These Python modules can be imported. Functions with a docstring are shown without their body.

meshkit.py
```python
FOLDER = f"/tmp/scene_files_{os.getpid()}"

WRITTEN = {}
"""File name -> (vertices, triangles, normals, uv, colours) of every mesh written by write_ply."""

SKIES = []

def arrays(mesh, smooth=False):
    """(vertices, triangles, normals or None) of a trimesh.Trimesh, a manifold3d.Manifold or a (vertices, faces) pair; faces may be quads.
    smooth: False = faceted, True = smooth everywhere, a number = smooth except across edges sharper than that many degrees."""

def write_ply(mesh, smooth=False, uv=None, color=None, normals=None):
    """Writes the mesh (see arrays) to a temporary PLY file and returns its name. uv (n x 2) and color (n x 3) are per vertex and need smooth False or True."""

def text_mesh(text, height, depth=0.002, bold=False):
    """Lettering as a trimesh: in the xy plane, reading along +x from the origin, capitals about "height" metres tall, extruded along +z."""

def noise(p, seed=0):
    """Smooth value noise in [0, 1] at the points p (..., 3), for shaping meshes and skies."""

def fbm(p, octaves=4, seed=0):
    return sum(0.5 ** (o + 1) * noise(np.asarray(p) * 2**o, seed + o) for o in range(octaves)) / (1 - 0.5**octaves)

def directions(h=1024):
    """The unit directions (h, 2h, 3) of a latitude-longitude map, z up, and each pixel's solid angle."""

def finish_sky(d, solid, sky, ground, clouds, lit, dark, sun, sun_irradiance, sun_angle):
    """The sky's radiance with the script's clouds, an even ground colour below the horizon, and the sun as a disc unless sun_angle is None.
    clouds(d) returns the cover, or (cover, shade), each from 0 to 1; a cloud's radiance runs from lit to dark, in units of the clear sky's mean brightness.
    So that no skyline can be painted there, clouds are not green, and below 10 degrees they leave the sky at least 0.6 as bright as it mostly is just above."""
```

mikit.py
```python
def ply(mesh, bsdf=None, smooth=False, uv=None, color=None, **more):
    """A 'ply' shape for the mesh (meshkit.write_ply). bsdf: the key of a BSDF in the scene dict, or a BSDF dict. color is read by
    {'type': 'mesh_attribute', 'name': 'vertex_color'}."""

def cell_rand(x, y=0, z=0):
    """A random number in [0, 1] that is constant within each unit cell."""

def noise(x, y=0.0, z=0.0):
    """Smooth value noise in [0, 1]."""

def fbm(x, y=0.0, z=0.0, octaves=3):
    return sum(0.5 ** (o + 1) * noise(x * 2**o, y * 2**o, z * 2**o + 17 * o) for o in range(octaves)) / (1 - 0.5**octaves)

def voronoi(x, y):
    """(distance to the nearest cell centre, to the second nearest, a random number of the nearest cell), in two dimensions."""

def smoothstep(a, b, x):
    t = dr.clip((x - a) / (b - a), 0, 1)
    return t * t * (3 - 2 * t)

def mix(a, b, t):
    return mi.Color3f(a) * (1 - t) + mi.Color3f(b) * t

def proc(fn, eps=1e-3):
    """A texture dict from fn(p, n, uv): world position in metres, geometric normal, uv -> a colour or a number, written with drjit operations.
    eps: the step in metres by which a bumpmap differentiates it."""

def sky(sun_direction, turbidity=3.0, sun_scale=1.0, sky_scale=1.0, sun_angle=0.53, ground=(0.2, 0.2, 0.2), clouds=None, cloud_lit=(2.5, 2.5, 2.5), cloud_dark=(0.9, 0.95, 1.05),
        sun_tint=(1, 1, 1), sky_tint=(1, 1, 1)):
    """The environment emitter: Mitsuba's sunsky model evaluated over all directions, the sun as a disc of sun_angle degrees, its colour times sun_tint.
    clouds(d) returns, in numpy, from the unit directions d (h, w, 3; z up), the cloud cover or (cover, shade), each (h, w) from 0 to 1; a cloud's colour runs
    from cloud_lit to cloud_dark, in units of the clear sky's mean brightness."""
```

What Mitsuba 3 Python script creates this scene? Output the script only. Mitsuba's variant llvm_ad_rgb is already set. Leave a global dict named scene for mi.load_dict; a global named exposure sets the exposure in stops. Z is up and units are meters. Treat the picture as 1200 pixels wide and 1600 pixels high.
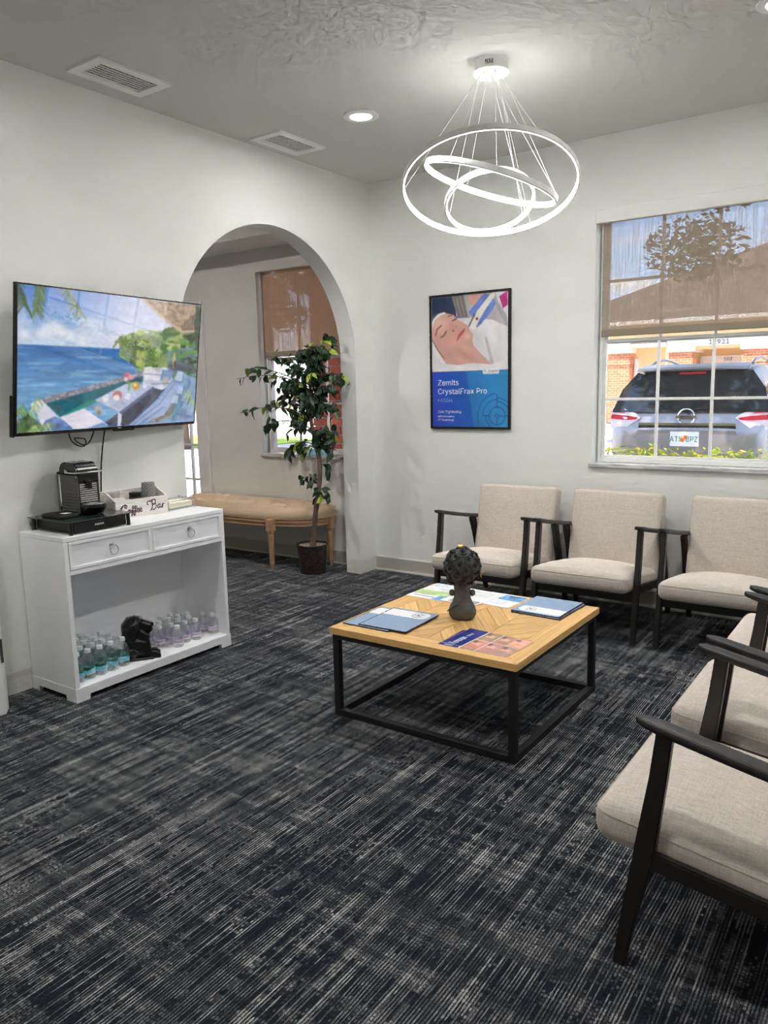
import math, random
import numpy as np, trimesh, shapely
import shapely.geometry as sg
import shapely.affinity as sa
import drjit as dr
import mitsuba as mi
import mikit, meshkit
from mikit import proc, noise, fbm, voronoi, cell_rand, smoothstep, mix

T = mi.ScalarTransform4f
scene, labels = {}, {}
rng = np.random.default_rng(7)
V = np.array

# ------------------------------------------------------------------ camera, sky, exposure
exposure = 0.12
CAM = dict(f=1209.39164, yaw=-0.613739683, pitch=0.158466806, roll=-0.0220783497, pos=(3.32045702, -4.60980747, 1.33664374))


def camera():
    y, p, r = CAM['yaw'], CAM['pitch'], CAM['roll']
    fw = V([math.sin(y) * math.cos(p), math.cos(y) * math.cos(p), -math.sin(p)])
    r0 = np.cross(fw, [0, 0, 1]); r0 /= np.linalg.norm(r0)
    u0 = np.cross(r0, fw)
    up = -r0 * math.sin(r) + u0 * math.cos(r)
    c = V(CAM['pos'])
    return {'type': 'perspective', 'fov_axis': 'x', 'fov': math.degrees(2 * math.atan(600 / CAM['f'])), 'near_clip': 0.02, 'far_clip': 500.0,
            'to_world': T().look_at(origin=c.tolist(), target=(c + fw).tolist(), up=up.tolist())}


scene['camera'] = camera()


def cloud_cover(d):
    p = d / np.maximum(d[..., 2:3], 0.08)
    a = meshkit.fbm(np.stack([p[..., 0] * 1.1, p[..., 1] * 1.1, p[..., 2] * 0], -1) + 5.0, 5)
    return np.clip((a - 0.46) * 4.0, 0, 1), np.clip((a - 0.62) * 2.0, 0, 0.5)


SUN_DIR = (0.22, -0.36, 0.90)
SKY_SCALE, SUN_SCALE = 12.0, 7.0
scene['sky'] = mikit.sky(SUN_DIR, turbidity=3.5, sun_scale=SUN_SCALE, sky_scale=SKY_SCALE, ground=(0.3, 0.29, 0.27), clouds=cloud_cover, cloud_lit=(2.0, 2.0, 2.0), cloud_dark=(1.1, 1.13, 1.2))
RING_L = (30.0, 30.6, 29.8)        # radiance of the ring lamp diffusers
SPOT_L = (515.0, 508.0, 496.0)     # radiance of the recessed downlights
TV_L = 0.92                        # radiance of a white pixel on the television
Hc = 2.74                          # ceiling height

# ------------------------------------------------------------------ helpers
def lin(r, g=None, b=None):
    c = V([r, g, b] if g is not None else r, float) / 255.0
    return np.where(c <= 0.04045, c / 12.92, ((c + 0.055) / 1.055) ** 2.4)


def L(r, g, b):
    return [float(x) for x in lin(r, g, b)]


def cat(*ms):
    out = []
    for m in ms:
        out.extend(m if isinstance(m, (list, tuple)) else [m])
    return trimesh.util.concatenate(out)


def B(x0, x1, y0, y1, z0, z1, c=0.0):
    """Box, its edges cut back by c."""
    x0, x1, y0, y1, z0, z1 = min(x0, x1), max(x0, x1), min(y0, y1), max(y0, y1), min(z0, z1), max(z0, z1)
    if c <= 0:
        m = trimesh.creation.box((x1 - x0, y1 - y0, z1 - z0)); m.apply_translation(((x0 + x1) / 2, (y0 + y1) / 2, (z0 + z1) / 2)); return m
    c = min(c, (x1 - x0) / 2.01, (y1 - y0) / 2.01, (z1 - z0) / 2.01)
    P = []
    for sx in (0, 1):
        for sy in (0, 1):
            for sz in (0, 1):
                x, y, z = (x1 if sx else x0), (y1 if sy else y0), (z1 if sz else z0)
                ix, iy, iz = x + (-c if sx else c), y + (-c if sy else c), z + (-c if sz else c)
                P += [(x, iy, iz), (ix, y, iz), (ix, iy, z)]
    return trimesh.convex.convex_hull(V(P))


def hull(P):
    return trimesh.convex.convex_hull(V(P, float))


def frame_of(d):
    d = V(d, float) / np.linalg.norm(d)
    a = np.cross(d, [0, 0, 1] if abs(d[2]) < 0.9 else [1, 0, 0]); a /= np.linalg.norm(a)
    return a, np.cross(d, a), d


def tube(pts, r, n=8, closed=False, caps=True):
    P = V(pts, float); N = len(P)
    R = np.broadcast_to(np.asarray(r, float), (N,))
    if closed:
        D = np.roll(P, -1, 0) - np.roll(P, 1, 0)
    else:
        D = np.gradient(P, axis=0)
    D /= np.maximum(np.linalg.norm(D, axis=1, keepdims=True), 1e-12)
    a, b, _ = frame_of(D[0])
    t = np.arange(n) * 2 * np.pi / n
    rings = []
    for i in range(N):
        a = a - D[i] * (a @ D[i]); a /= np.linalg.norm(a); b = np.cross(D[i], a)
        rings.append(P[i] + R[i] * (np.cos(t)[:, None] * a + np.sin(t)[:, None] * b))
    v = np.vstack(rings); f = []
    M = N if closed else N - 1
    for i in range(M):
        j = (i + 1) % N
        for k in range(n):
            l = (k + 1) % n
            f += [(i * n + k, i * n + l, j * n + l), (i * n + k, j * n + l, j * n + k)]
    if caps and not closed:
        v = np.vstack([v, P[0], P[-1]])
        for k in range(n):
            l = (k + 1) % n
            f += [(len(v) - 2, l, k), (len(v) - 1, (N - 1) * n + k, (N - 1) * n + l)]
    return trimesh.Trimesh(v, f, process=False)


def cyl(p0, p1, r, n=20, r2=None):
    return tube([p0, p1], [r, r if r2 is None else r2], n)


def lathe(prof, n=32, at=(0, 0, 0)):
    P = V(prof, float); t = np.arange(n) * 2 * np.pi / n
    v = np.concatenate([np.stack([r * np.cos(t), r * np.sin(t), np.full(n, z)], 1) for r, z in P]); f = []
    for i in range(len(P) - 1):
        for k in range(n):
            l = (k + 1) % n
            q = (i * n + k, i * n + l, (i + 1) * n + l, (i + 1) * n + k)
            if P[i][0] > 1e-9: f.append((q[0], q[1], q[2]))
            if P[i + 1][0] > 1e-9: f.append((q[0], q[2], q[3]))
    m = trimesh.Trimesh(v, f, process=False)
    if m.volume < 0: m.invert()
    m.apply_translation(at)
    return m


def extr(poly, h):
    if isinstance(poly, (list, tuple, np.ndarray)): poly = sg.Polygon(poly)
    gs = [g for g in getattr(poly, 'geoms', [poly]) if g.area > 1e-9]
    return cat([trimesh.creation.extrude_polygon(g, h, engine='earcut') for g in gs])


def place2d(m, o, ax, ay, az):
    """Puts a mesh drawn in xy (depth z) at o with its x, y, z along ax, ay, az."""
    M = np.eye(4); M[:3, 0], M[:3, 1], M[:3, 2], M[:3, 3] = ax, ay, az, o
    m = m.copy(); m.apply_transform(M)
    if np.linalg.det(M[:3, :3]) < 0: m.invert()
    return m


X, Y, Z = V([1.0, 0, 0]), V([0, 1.0, 0]), V([0, 0, 1.0])


def prism_yz(poly, x0, x1):
    return place2d(extr(poly, abs(x1 - x0)), (min(x0, x1), 0, 0), Y, Z, X)


def prism_xz(poly, y0, y1):
    return place2d(extr(poly, abs(y1 - y0)), (0, max(y0, y1), 0), X, Z, -Y)


def grid(nu, nv, fn):
    """A sheet: fn(u, v) -> points; returns mesh and uv."""
    u, v = np.meshgrid(np.linspace(0, 1, nu), np.linspace(0, 1, nv))
    P = fn(u.ravel(), v.ravel())
    i = np.arange(nu * nv).reshape(nv, nu)
    q = np.stack([i[:-1, :-1], i[:-1, 1:], i[1:, 1:], i[1:, :-1]], -1).reshape(-1, 4)
    return trimesh.Trimesh(P, np.vstack([q[:, [0, 1, 2]], q[:, [0, 2, 3]]]), process=False), np.stack([u.ravel(), v.ravel()], 1)


def num(base, taken):
    if base not in taken: return base
    k = 1
    while f'{base}_{k:03d}' in taken: k += 1
    return f'{base}_{k:03d}'


def tag(key, label=None, category=None, group=None, kind=None):
    d = {}
    if label: d['label'] = label
    if category: d['category'] = category
    if group: d['group'] = group
    if kind: d['kind'] = kind
    if d: labels[key] = d


def add(key, mesh, mat, smooth=False, label=None, cat_=None, group=None, kind=None, **more):
    key = num(key, scene)
    scene[key] = mikit.ply(mesh, mat, smooth, **more)
    tag(key, label, cat_, group, kind)
    return key


class Proto:
    """The parts of a thing that comes more than once: built once, placed many times."""
    def __init__(self): self.parts, self.taken = [], set()

    def part(self, name, mesh, mat, smooth=False, label=None, **more):
        n = num(name, self.taken); self.taken.add(n)
        self.parts.append((n, mikit.ply(mesh, mat, smooth, **more), label)); return n

    def put(self, key, M, label, category, group=None):
        key = num(key, labels)
        for n, d, lb in self.parts:
            scene[f'{key}__{n}'] = {**d, 'to_world': M}
            if lb: labels[f'{key}__{n}'] = {'label': lb}
        tag(key, label, category, group)
        return key


def text(s, h, depth=0.0006, bold=False):
    return meshkit.text_mesh(s, h, depth, bold)


def centered(m):
    m = m.copy(); b = m.bounds.mean(0); m.apply_translation((-b[0], -b[1], 0)); return m


def rotm(m, deg, axis, at=(0, 0, 0)):
    m = m.copy(); m.apply_transform(trimesh.transformations.rotation_matrix(math.radians(deg), axis, at)); return m


def mv(m, *t):
    m = m.copy(); m.apply_translation(t); return m


# ------------------------------------------------------------------ materials
def diffuse(key, c):
    scene[key] = {'type': 'twosided', 'bsdf': {'type': 'diffuse', 'reflectance': {'type': 'rgb', 'value': list(c)} if not isinstance(c, dict) else c}}


def prin(key, c, rough=0.5, spec=0.5, metallic=0.0, bump=None, bscale=1.0, **k):
    b = {'type': 'principled', 'base_color': c if isinstance(c, dict) else {'type': 'rgb', 'value': list(c)}, 'roughness': rough, 'metallic': metallic, **k}
    if metallic == 0.0: b['specular'] = spec
    if bump is not None: b = {'type': 'bumpmap', 'map': proc(bump, 1e-3), 'scale': bscale, 'bsdf': b}
    scene[key] = {'type': 'twosided', 'bsdf': b}


def wall_bump(p, n, uv):
    return 0.0010 * smoothstep(0.35, 0.7, fbm(p.x * 60, p.y * 60, p.z * 60, 2))


def ceil_bump(p, n, uv):
    a = fbm(p.x * 64, p.y * 64, 0.3, 2)
    return 0.0058 * smoothstep(0.42, 0.62, a) + 0.0014 * noise(p.x * 130, p.y * 130)


prin('mat_wall', L(227, 228, 224), 0.75, 0.25, bump=wall_bump)
prin('mat_ceiling', L(204, 203, 198), 0.85, 0.2, bump=ceil_bump)
prin('mat_trim', L(236, 236, 234), 0.35, 0.4)
prin('mat_base', L(176, 174, 165), 0.55, 0.35)
prin('mat_base_edge', L(214, 212, 202), 0.5, 0.35)


def carpet_fn(p, n, uv):
    x, y = p.x, p.y
    xw = x + 0.005 * (noise(x * 14, y * 6) - 0.5)
    q = xw / 0.0082
    col = dr.floor(q); fx = q - col
    # long thin yarns along y with dark gaps between them
    per = 0.10 + 0.35 * cell_rand(col, 3)
    seg = dr.floor((y + 7 * cell_rand(col, 5)) / per)
    dash = cell_rand(col, seg, 9)
    thick = 0.10 + 0.12 * cell_rand(col, seg, 13)
    line = smoothstep(thick + 0.16, thick - 0.06, dr.abs(fx - 0.5))
    patch = noise(x * 7, y * 5) * 0.5 + noise(x * 3.1 + 9, y * 2.2) * 0.5
    long_on = smoothstep(0.42, 0.62, dash * 0.75 + patch * 0.42) * (0.55 + 0.45 * noise(y * 55, col * 3.7))
    # short stitches in rows across: broken bands along x
    yr = y + 0.010 * (noise(x * 11, 3.0) - 0.5) + 0.007 * cell_rand(col, 41)
    row = dr.floor(yr / 0.0125); fy = yr / 0.0125 - row
    st = cell_rand(col, row, 17)
    band = 0.55 * noise(y * 30, dr.floor(x / 0.25) * 5.1) + 0.45 * noise(x * 5, y * 14)
    on = smoothstep(0.50, 0.74, 0.42 * st + 0.90 * (band - 0.08))
    short = on * smoothstep(0.52, 0.22, dr.abs(fy - 0.5) + 0.10 * (noise(x * 420, y * 320) - 0.5)) * smoothstep(0.50, 0.20, dr.abs(fx - 0.5)) * (0.35 + 0.75 * cell_rand(col, row, 23))
    grain = noise(x * 330, y * 260)
    fine = cell_rand(dr.floor(x / 0.0027), dr.floor(y / 0.0036), 4)
    g = dr.maximum(line * long_on, 0.74 * short) * (0.45 + 0.75 * smoothstep(0.1, 0.8, 0.55 * fine + 0.45 * grain))
    cl = cell_rand(dr.floor(x / 0.021 + 0.3), dr.floor((y + 3 * cell_rand(dr.floor(x / 0.021 + 0.3), 51)) / 0.22), 53)
    rw = cell_rand(dr.floor(y / 0.031 + 0.4), dr.floor((x + 2 * cell_rand(dr.floor(y / 0.031 + 0.4), 57)) / 0.16), 59)
    c3 = dr.floor((x + 0.004 * (noise(x * 9, y * 4) - 0.5)) / 0.0145)
    s3 = cell_rand(c3, dr.floor((y + 4 * cell_rand(c3, 61)) / (0.12 + 0.3 * cell_rand(c3, 63))), 67)
    r3 = dr.floor((y + 0.006 * (noise(x * 6, 1.0) - 0.5)) / 0.019)
    b3 = cell_rand(r3, dr.floor((x + 3 * cell_rand(r3, 71)) / (0.10 + 0.25 * cell_rand(r3, 73))), 79)
    g = g * (0.45 + 0.85 * cl * cl) * (0.50 + 0.70 * rw) * (0.42 + 1.18 * s3) * (0.55 + 0.85 * b3) + 0.03 * fine * band + 0.12 * smoothstep(0.80, 0.92, s3) * smoothstep(0.3, 0.6, b3) * (0.5 + fine)
    dark = mi.Color3f(0.0105, 0.0120, 0.0180) * (0.5 + 1.0 * grain)
    light = mi.Color3f(0.345, 0.350, 0.348) * (0.75 + 0.5 * cell_rand(col, seg, 21))
    return mix(dark, light, dr.clip(g, 0, 1))


def carpet_bump(p, n, uv):
    return 0.0015 * noise(p.x * 240, p.y * 170)


prin('mat_carpet', proc(carpet_fn), 0.95, 0.1, bump=carpet_bump)


def fabric_fn(p, n, uv):
    q = p
    a = noise(q.x * 900, q.y * 900, q.z * 900)
    sx = noise(q.x * 35, q.y * 420, q.z * 420)
    sy = noise(q.x * 420, q.y * 420, q.z * 35)
    sz = noise(q.x * 420, q.y * 35, q.z * 60)
    g = 0.86 + 0.13 * (a - 0.5) + 0.20 * (sx - 0.5) + 0.16 * (sy - 0.5) + 0.14 * (sz - 0.5)
    return mi.Color3f(0.68, 0.607, 0.545) * g


prin('mat_linen', proc(fabric_fn), 0.9, 0.15, sheen=0.25)
prin('mat_piping', L(186, 174, 160), 0.9, 0.1)


def espresso_fn(p, n, uv):
    g = fbm(p.x * 50, p.y * 50, p.z * 9, 2)
    return mi.Color3f(0.0125, 0.0100, 0.0092) * (0.6 + 0.8 * g)


prin('mat_espresso', proc(espresso_fn), 0.38, 0.5, clearcoat=0.15, clearcoat_gloss=0.6)
prin('mat_black_metal', L(24, 24, 26), 0.5, 0.4)
prin('mat_black_gloss', L(9, 9, 11), 0.12, 0.5)
prin('mat_black_matte', L(17, 17, 18), 0.55, 0.35)
prin('mat_darkgrey', L(76, 75, 73), 0.4, 0.45)
prin('mat_chrome', L(215, 215, 215), 0.16, metallic=1.0)
prin('mat_white_paint', L(238, 238, 240), 0.4, 0.4)
prin('mat_white_metal', L(232, 232, 230), 0.35, 0.4)


def oak_fn(p, n, uv):
    u, v = uv.x, uv.y
    warp = 0.012 * fbm(u * 6, v * 22, 0.0, 2)
    rings = noise((v + warp) * 170, u * 3.5)
    fine = noise(v * 900, u * 22)
    tone = fbm(u * 2.0, v * 9, 4.0, 2)
    base = mix(mi.Color3f(0.60, 0.335, 0.110), mi.Color3f(0.82, 0.54, 0.235), 0.15 + 0.6 * rings + 0.3 * (tone - 0.5))
    pk = cell_rand(dr.floor(u * 0.1 + 500), dr.floor(v * 0.1 + 500), 6)
    return base * (0.90 + 0.16 * fine) * (0.88 + 0.24 * pk)


prin('mat_oak', proc(oak_fn), 0.42, 0.4)


def cred_bump(p, n, uv):
    return 0.0005 * (noise(p.x * 160, p.y * 160, p.z * 700) + noise(p.x * 700, p.y * 700, p.z * 160))


prin('mat_credenza', L(240, 240, 242), 0.42, 0.4)
prin('mat_drawer', L(236, 237, 242), 0.45, 0.4, bump=cred_bump)
scene['mat_pane'] = {'type': 'thindielectric', 'int_ior': 1.5}
scene['mat_glass'] = {'type': 'dielectric', 'int_ior': 1.5}
scene['mat_water'] = {'type': 'blendbsdf', 'weight': 0.035, 'a': {'type': 'thindielectric', 'int_ior': 1.5}, 'b': {'type': 'twosided', 'bsdf': {'type': 'roughplastic', 'diffuse_reflectance': {'type': 'rgb', 'value': [0.85, 0.87, 0.88]}, 'alpha': 0.08}}}
prin('mat_vcol', {'type': 'mesh_attribute', 'name': 'vertex_color'}, 0.55, 0.35)
prin('mat_vcol_gloss', {'type': 'mesh_attribute', 'name': 'vertex_color'}, 0.25, 0.45)
diffuse('mat_paper', L(240, 240, 238))
prin('mat_lamp_off', L(240, 240, 240), 0.4, 0.4)
# ------------------------------------------------------------------ the room
RX, FY = 3.56, -6.0              # right wall, wall behind the camera
AC, AZ, AR = -0.99, 1.545, 0.785  # arch: centre y, spring height, radius
WY = 0.16                        # thickness of the outer wall
arch = [(AC + AR * math.cos(t), AZ + AR * 0.985 * math.sin(t)) for t in np.linspace(0, math.pi, 49)]
hole = sg.Polygon([(AC + AR, -0.5)] + arch + [(AC - AR, -0.5)])
wl = sg.box(-2.90, 0, 0.0, Hc).difference(hole)
add('wall_left', prism_yz(wl, -0.13, 0.0), 'mat_wall', kind='structure', label='white wall with the round arch and the television')
# the wall turns a rounded corner towards the room and meets a door frame
ret = [(0.0, -2.88)] + [(0.10 - 0.10 * math.cos(t), -2.88 - 0.075 * math.sin(t)) for t in np.linspace(0, math.pi / 2, 8)] + [(0.10, FY), (-0.13, FY), (-0.13, -2.88)]
add('wall_left_return', extr(ret, Hc), 'mat_wall', kind='structure')
# back wall with its two window openings and the glazed door beside the bench
W1 = (1.64, 3.02, 0.838, 2.335)
W2 = (-1.118, -0.16, 0.815, 2.335)
D1 = (-2.55, -1.885, -0.1, 2.02)
wb = sg.box(-3.2, 0.0, RX + 0.2, Hc)
for a, b, c, d in (W1, W2, D1): wb = wb.difference(sg.box(a, c, b, d))
add('wall_back', prism_xz(wb, 0.0, WY), 'mat_wall', kind='structure', label='white wall with the poster and the windows')
add('wall_right', B(RX, RX + 0.15, FY, WY, 0, Hc), 'mat_wall', kind='structure')
add('wall_front', B(-3.2, RX + 0.15, FY - 0.15, FY, 0, Hc), 'mat_wall', kind='structure')
add('wall_vestibule', B(-3.3, -3.15, FY, WY, 0, Hc), 'mat_wall', kind='structure')
add('floor', B(-3.3, RX + 0.15, FY - 0.15, WY, -0.12, 0), 'mat_carpet', kind='structure', label='dark navy carpet with broken grey yarn streaks')
VENTS = ((0.122, 0.353, -2.406, -2.014), (0.074, 0.308, -1.234, -0.839))
cp = sg.box(-3.3, FY - 0.15, RX + 0.15, WY)
for a, b, c, d in VENTS: cp = cp.difference(sg.box(a + 0.036, c + 0.038, b - 0.036, d - 0.038))
add('ceiling', mv(extr(cp, 0.12), 0, 0, Hc), 'mat_ceiling', kind='structure', label='white knockdown textured ceiling')
add('trim_1', B(-3.15, -0.13, -0.38, 0.0, 2.435, Hc), 'mat_wall', kind='structure', label='dropped soffit over the bench beyond the arch')
diffuse('mat_roof', L(120, 105, 95))
add('roof_slab', B(-3.7, RX + 0.6, FY - 0.5, WY + 0.35, Hc + 0.12, Hc + 0.32), 'mat_roof', kind='structure')


def baseboard(key, pts, h=0.103, t=0.011, label=None):
    """Cove base along a polyline on the floor; the room lies to the left of its direction of travel."""
    P = [V(q, float) for q in pts]
    line = sg.LineString(P)
    strip = line.buffer(t, single_sided=True, cap_style='flat', join_style='mitre')
    k = add(key, extr(strip, h - 0.006), 'mat_base', kind='structure', label=label)
    strip2 = line.buffer(t * 0.75, single_sided=True, cap_style='flat', join_style='mitre')
    add(k + '__cap', mv(extr(strip2, 0.006), 0, 0, h - 0.006), 'mat_base_edge')
    toe = line.buffer(t * 1.9, single_sided=True, cap_style='flat', join_style='mitre')
    add(k + '__toe', extr(toe, 0.012), 'mat_base_edge')


corner = [(0.10 - 0.10 * math.cos(t), -2.88 - 0.075 * math.sin(t)) for t in np.linspace(0, math.pi / 2, 8)]
baseboard('baseboard_left', list(reversed([(0.0, AC - AR)] + [(0.0, -2.88)] + corner)), label='grey cove base along the television wall')
baseboard('baseboard_arch', [(0.0, 0.0), (0.0, AC + AR), (-0.13, AC + AR), (-0.13, 0.0)][::-1])
baseboard('baseboard_back', [(RX, 0.0), (0.0, 0.0)])
baseboard('baseboard_vestibule', [(-0.13, 0.0), (-1.73, 0.0)])
baseboard('baseboard_right', [(RX, FY), (RX, 0.0)])

# door frame at the left edge of the view
add('trim_2', cat(B(0.10, 0.172, -3.10, -2.972, 0, 2.1, 0.004), B(0.172, 0.188, -3.06, -2.985, 0, 2.1, 0.003), B(0.10, 0.150, -2.972, -2.955, 0, 2.1, 0.003)), 'mat_trim', kind='structure', label='white door casing at the left edge of the view')
k = add('door_2', B(0.145, 0.182, -3.90, -3.105, 0.012, 2.05, 0.003), 'mat_trim', kind='structure', label='white door in the left wall')
prin('mat_hinge', L(120, 120, 122), 0.35, metallic=1.0)
add(k + '__hinge', cat(B(0.1655, 0.1895, -2.9845, -2.9805, 0.235, 0.325), cyl((0.19, -2.985, 0.23), (0.19, -2.985, 0.33), 0.006, 10)), 'mat_hinge')


# ------------------------------------------------------------------ windows
prin('mat_marble', proc(lambda p, n, uv: mix(mi.Color3f(0.66, 0.66, 0.65), mi.Color3f(0.42, 0.43, 0.44), smoothstep(0.45, 0.62, fbm(p.x * 9 + 2 * noise(p.x * 5, p.y * 30), p.y * 30, p.z * 30, 3)))), 0.3, 0.45)


def window(key, W, cols, fy, split, label, vert=None):
    x0, x1, z0, z1 = W
    f = 0.020
    k = add(key, cat(B(x0 + 0.012, x0 + 0.012 + f, fy, fy + 0.07, z0 + 0.02, z1), B(x1 - 0.012 - f, x1 - 0.012, fy, fy + 0.07, z0 + 0.02, z1),
                     B(x0 + 0.012, x1 - 0.012, fy, fy + 0.07, z0 + 0.02, z0 + 0.05, 0.003), B(x0 + 0.012, x1 - 0.012, fy, fy + 0.07, z1 - 0.03, z1)), 'mat_trim', kind='structure', label=label)
    a0, a1 = x0 + 0.012 + f, x1 - 0.012 - f
    for nm, zb, zt, yy in (('lower_sash', z0 + 0.046, split + 0.012, fy + 0.008), ('upper_sash', split - 0.012, z1 - 0.03, fy + 0.036)):
        s = 0.018
        sk = add(f'{k}__{nm}', cat(B(a0, a0 + s, yy, yy + 0.026, zb, zt, 0.002), B(a1 - s, a1, yy, yy + 0.026, zb, zt, 0.002), B(a0, a1, yy, yy + 0.026, zb, zb + s, 0.002), B(a0, a1, yy, yy + 0.026, zt - s, zt, 0.002)), 'mat_trim')
        g0, g1 = a0 + s, a1 - s
        xs = vert if vert is not None else [g0 + (g1 - g0) * i / cols for i in range(1, cols)]
        zm = (zb + s + zt - s) / 2
        for x in xs: add(f'{sk}__muntin', B(x - 0.0085, x + 0.0085, yy + 0.006, yy + 0.02, zb + s, zt - s, 0.002), 'mat_trim')
        add(f'{sk}__muntin', B(g0, g1, yy + 0.007, yy + 0.019, zm - 0.0085, zm + 0.0085, 0.002), 'mat_trim')
        ex = [g0] + list(xs) + [g1]
        for i in range(len(ex) - 1):
            for (za, zc) in ((zb + s, zm), (zm, zt - s)):
                m, _ = grid(2, 2, lambda u, v: np.stack([ex[i] + (ex[i + 1] - ex[i]) * u, u * 0 + yy + 0.013, za + (zc - za) * v], 1))
                add(f'{sk}__pane', m, 'mat_pane')
    return k


w1 = window('window_1', W1, 4, 0.066, 1.585, 'white framed window with muntins behind the brown roller blind', [1.998, 2.302, 2.607])
add('window_1__sill', B(W1[0] - 0.015, W1[1] + 0.015, -0.022, 0.075, W1[2] - 0.006, W1[2] + 0.018, 0.004), 'mat_marble', label='grey marble window sill')
w2 = window('window_2', W2, 3, 0.066, 1.585, 'white framed window beyond the arch above the tufted bench')
add('window_2__sill', B(W2[0] - 0.015, W2[1] + 0.015, -0.022, 0.075, W2[2] - 0.006, W2[2] + 0.018, 0.004), 'mat_marble')
for W in (W1, W2):
    pass


# roller blinds: an open weave, part see-through
def weave(p, n, uv):
    return 0.80 + 0.12 * (noise(p.x * 420, p.z * 14) - 0.5) + 0.08 * (noise(p.x * 30, p.z * 420) - 0.5)


def blind_mat(key, col, w):
    scene[key] = {'type': 'blendbsdf', 'weight': proc(lambda p, n, uv: w + 0.20 * (noise(p.x * 380, p.z * 10) - 0.5) + 0.08 * (noise(p.x * 20, p.z * 380) - 0.5)),
                  'a': {'type': 'thindielectric', 'int_ior': 1.02},
                  'b': {'type': 'principledthin', 'base_color': {'type': 'rgb', 'value': col}, 'roughness': 0.9, 'diff_trans': 0.5, 'spec_trans': 0.0, 'eta': 1.3}}


blind_mat('mat_blind', L(158, 141, 124), 0.76)
blind_mat('mat_blind_2', L(176, 146, 124), 0.93)
prin('mat_blind_bar', L(140, 128, 112), 0.8, 0.2)


prin('mat_valance', L(224, 224, 220), 0.5, 0.3)


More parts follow.
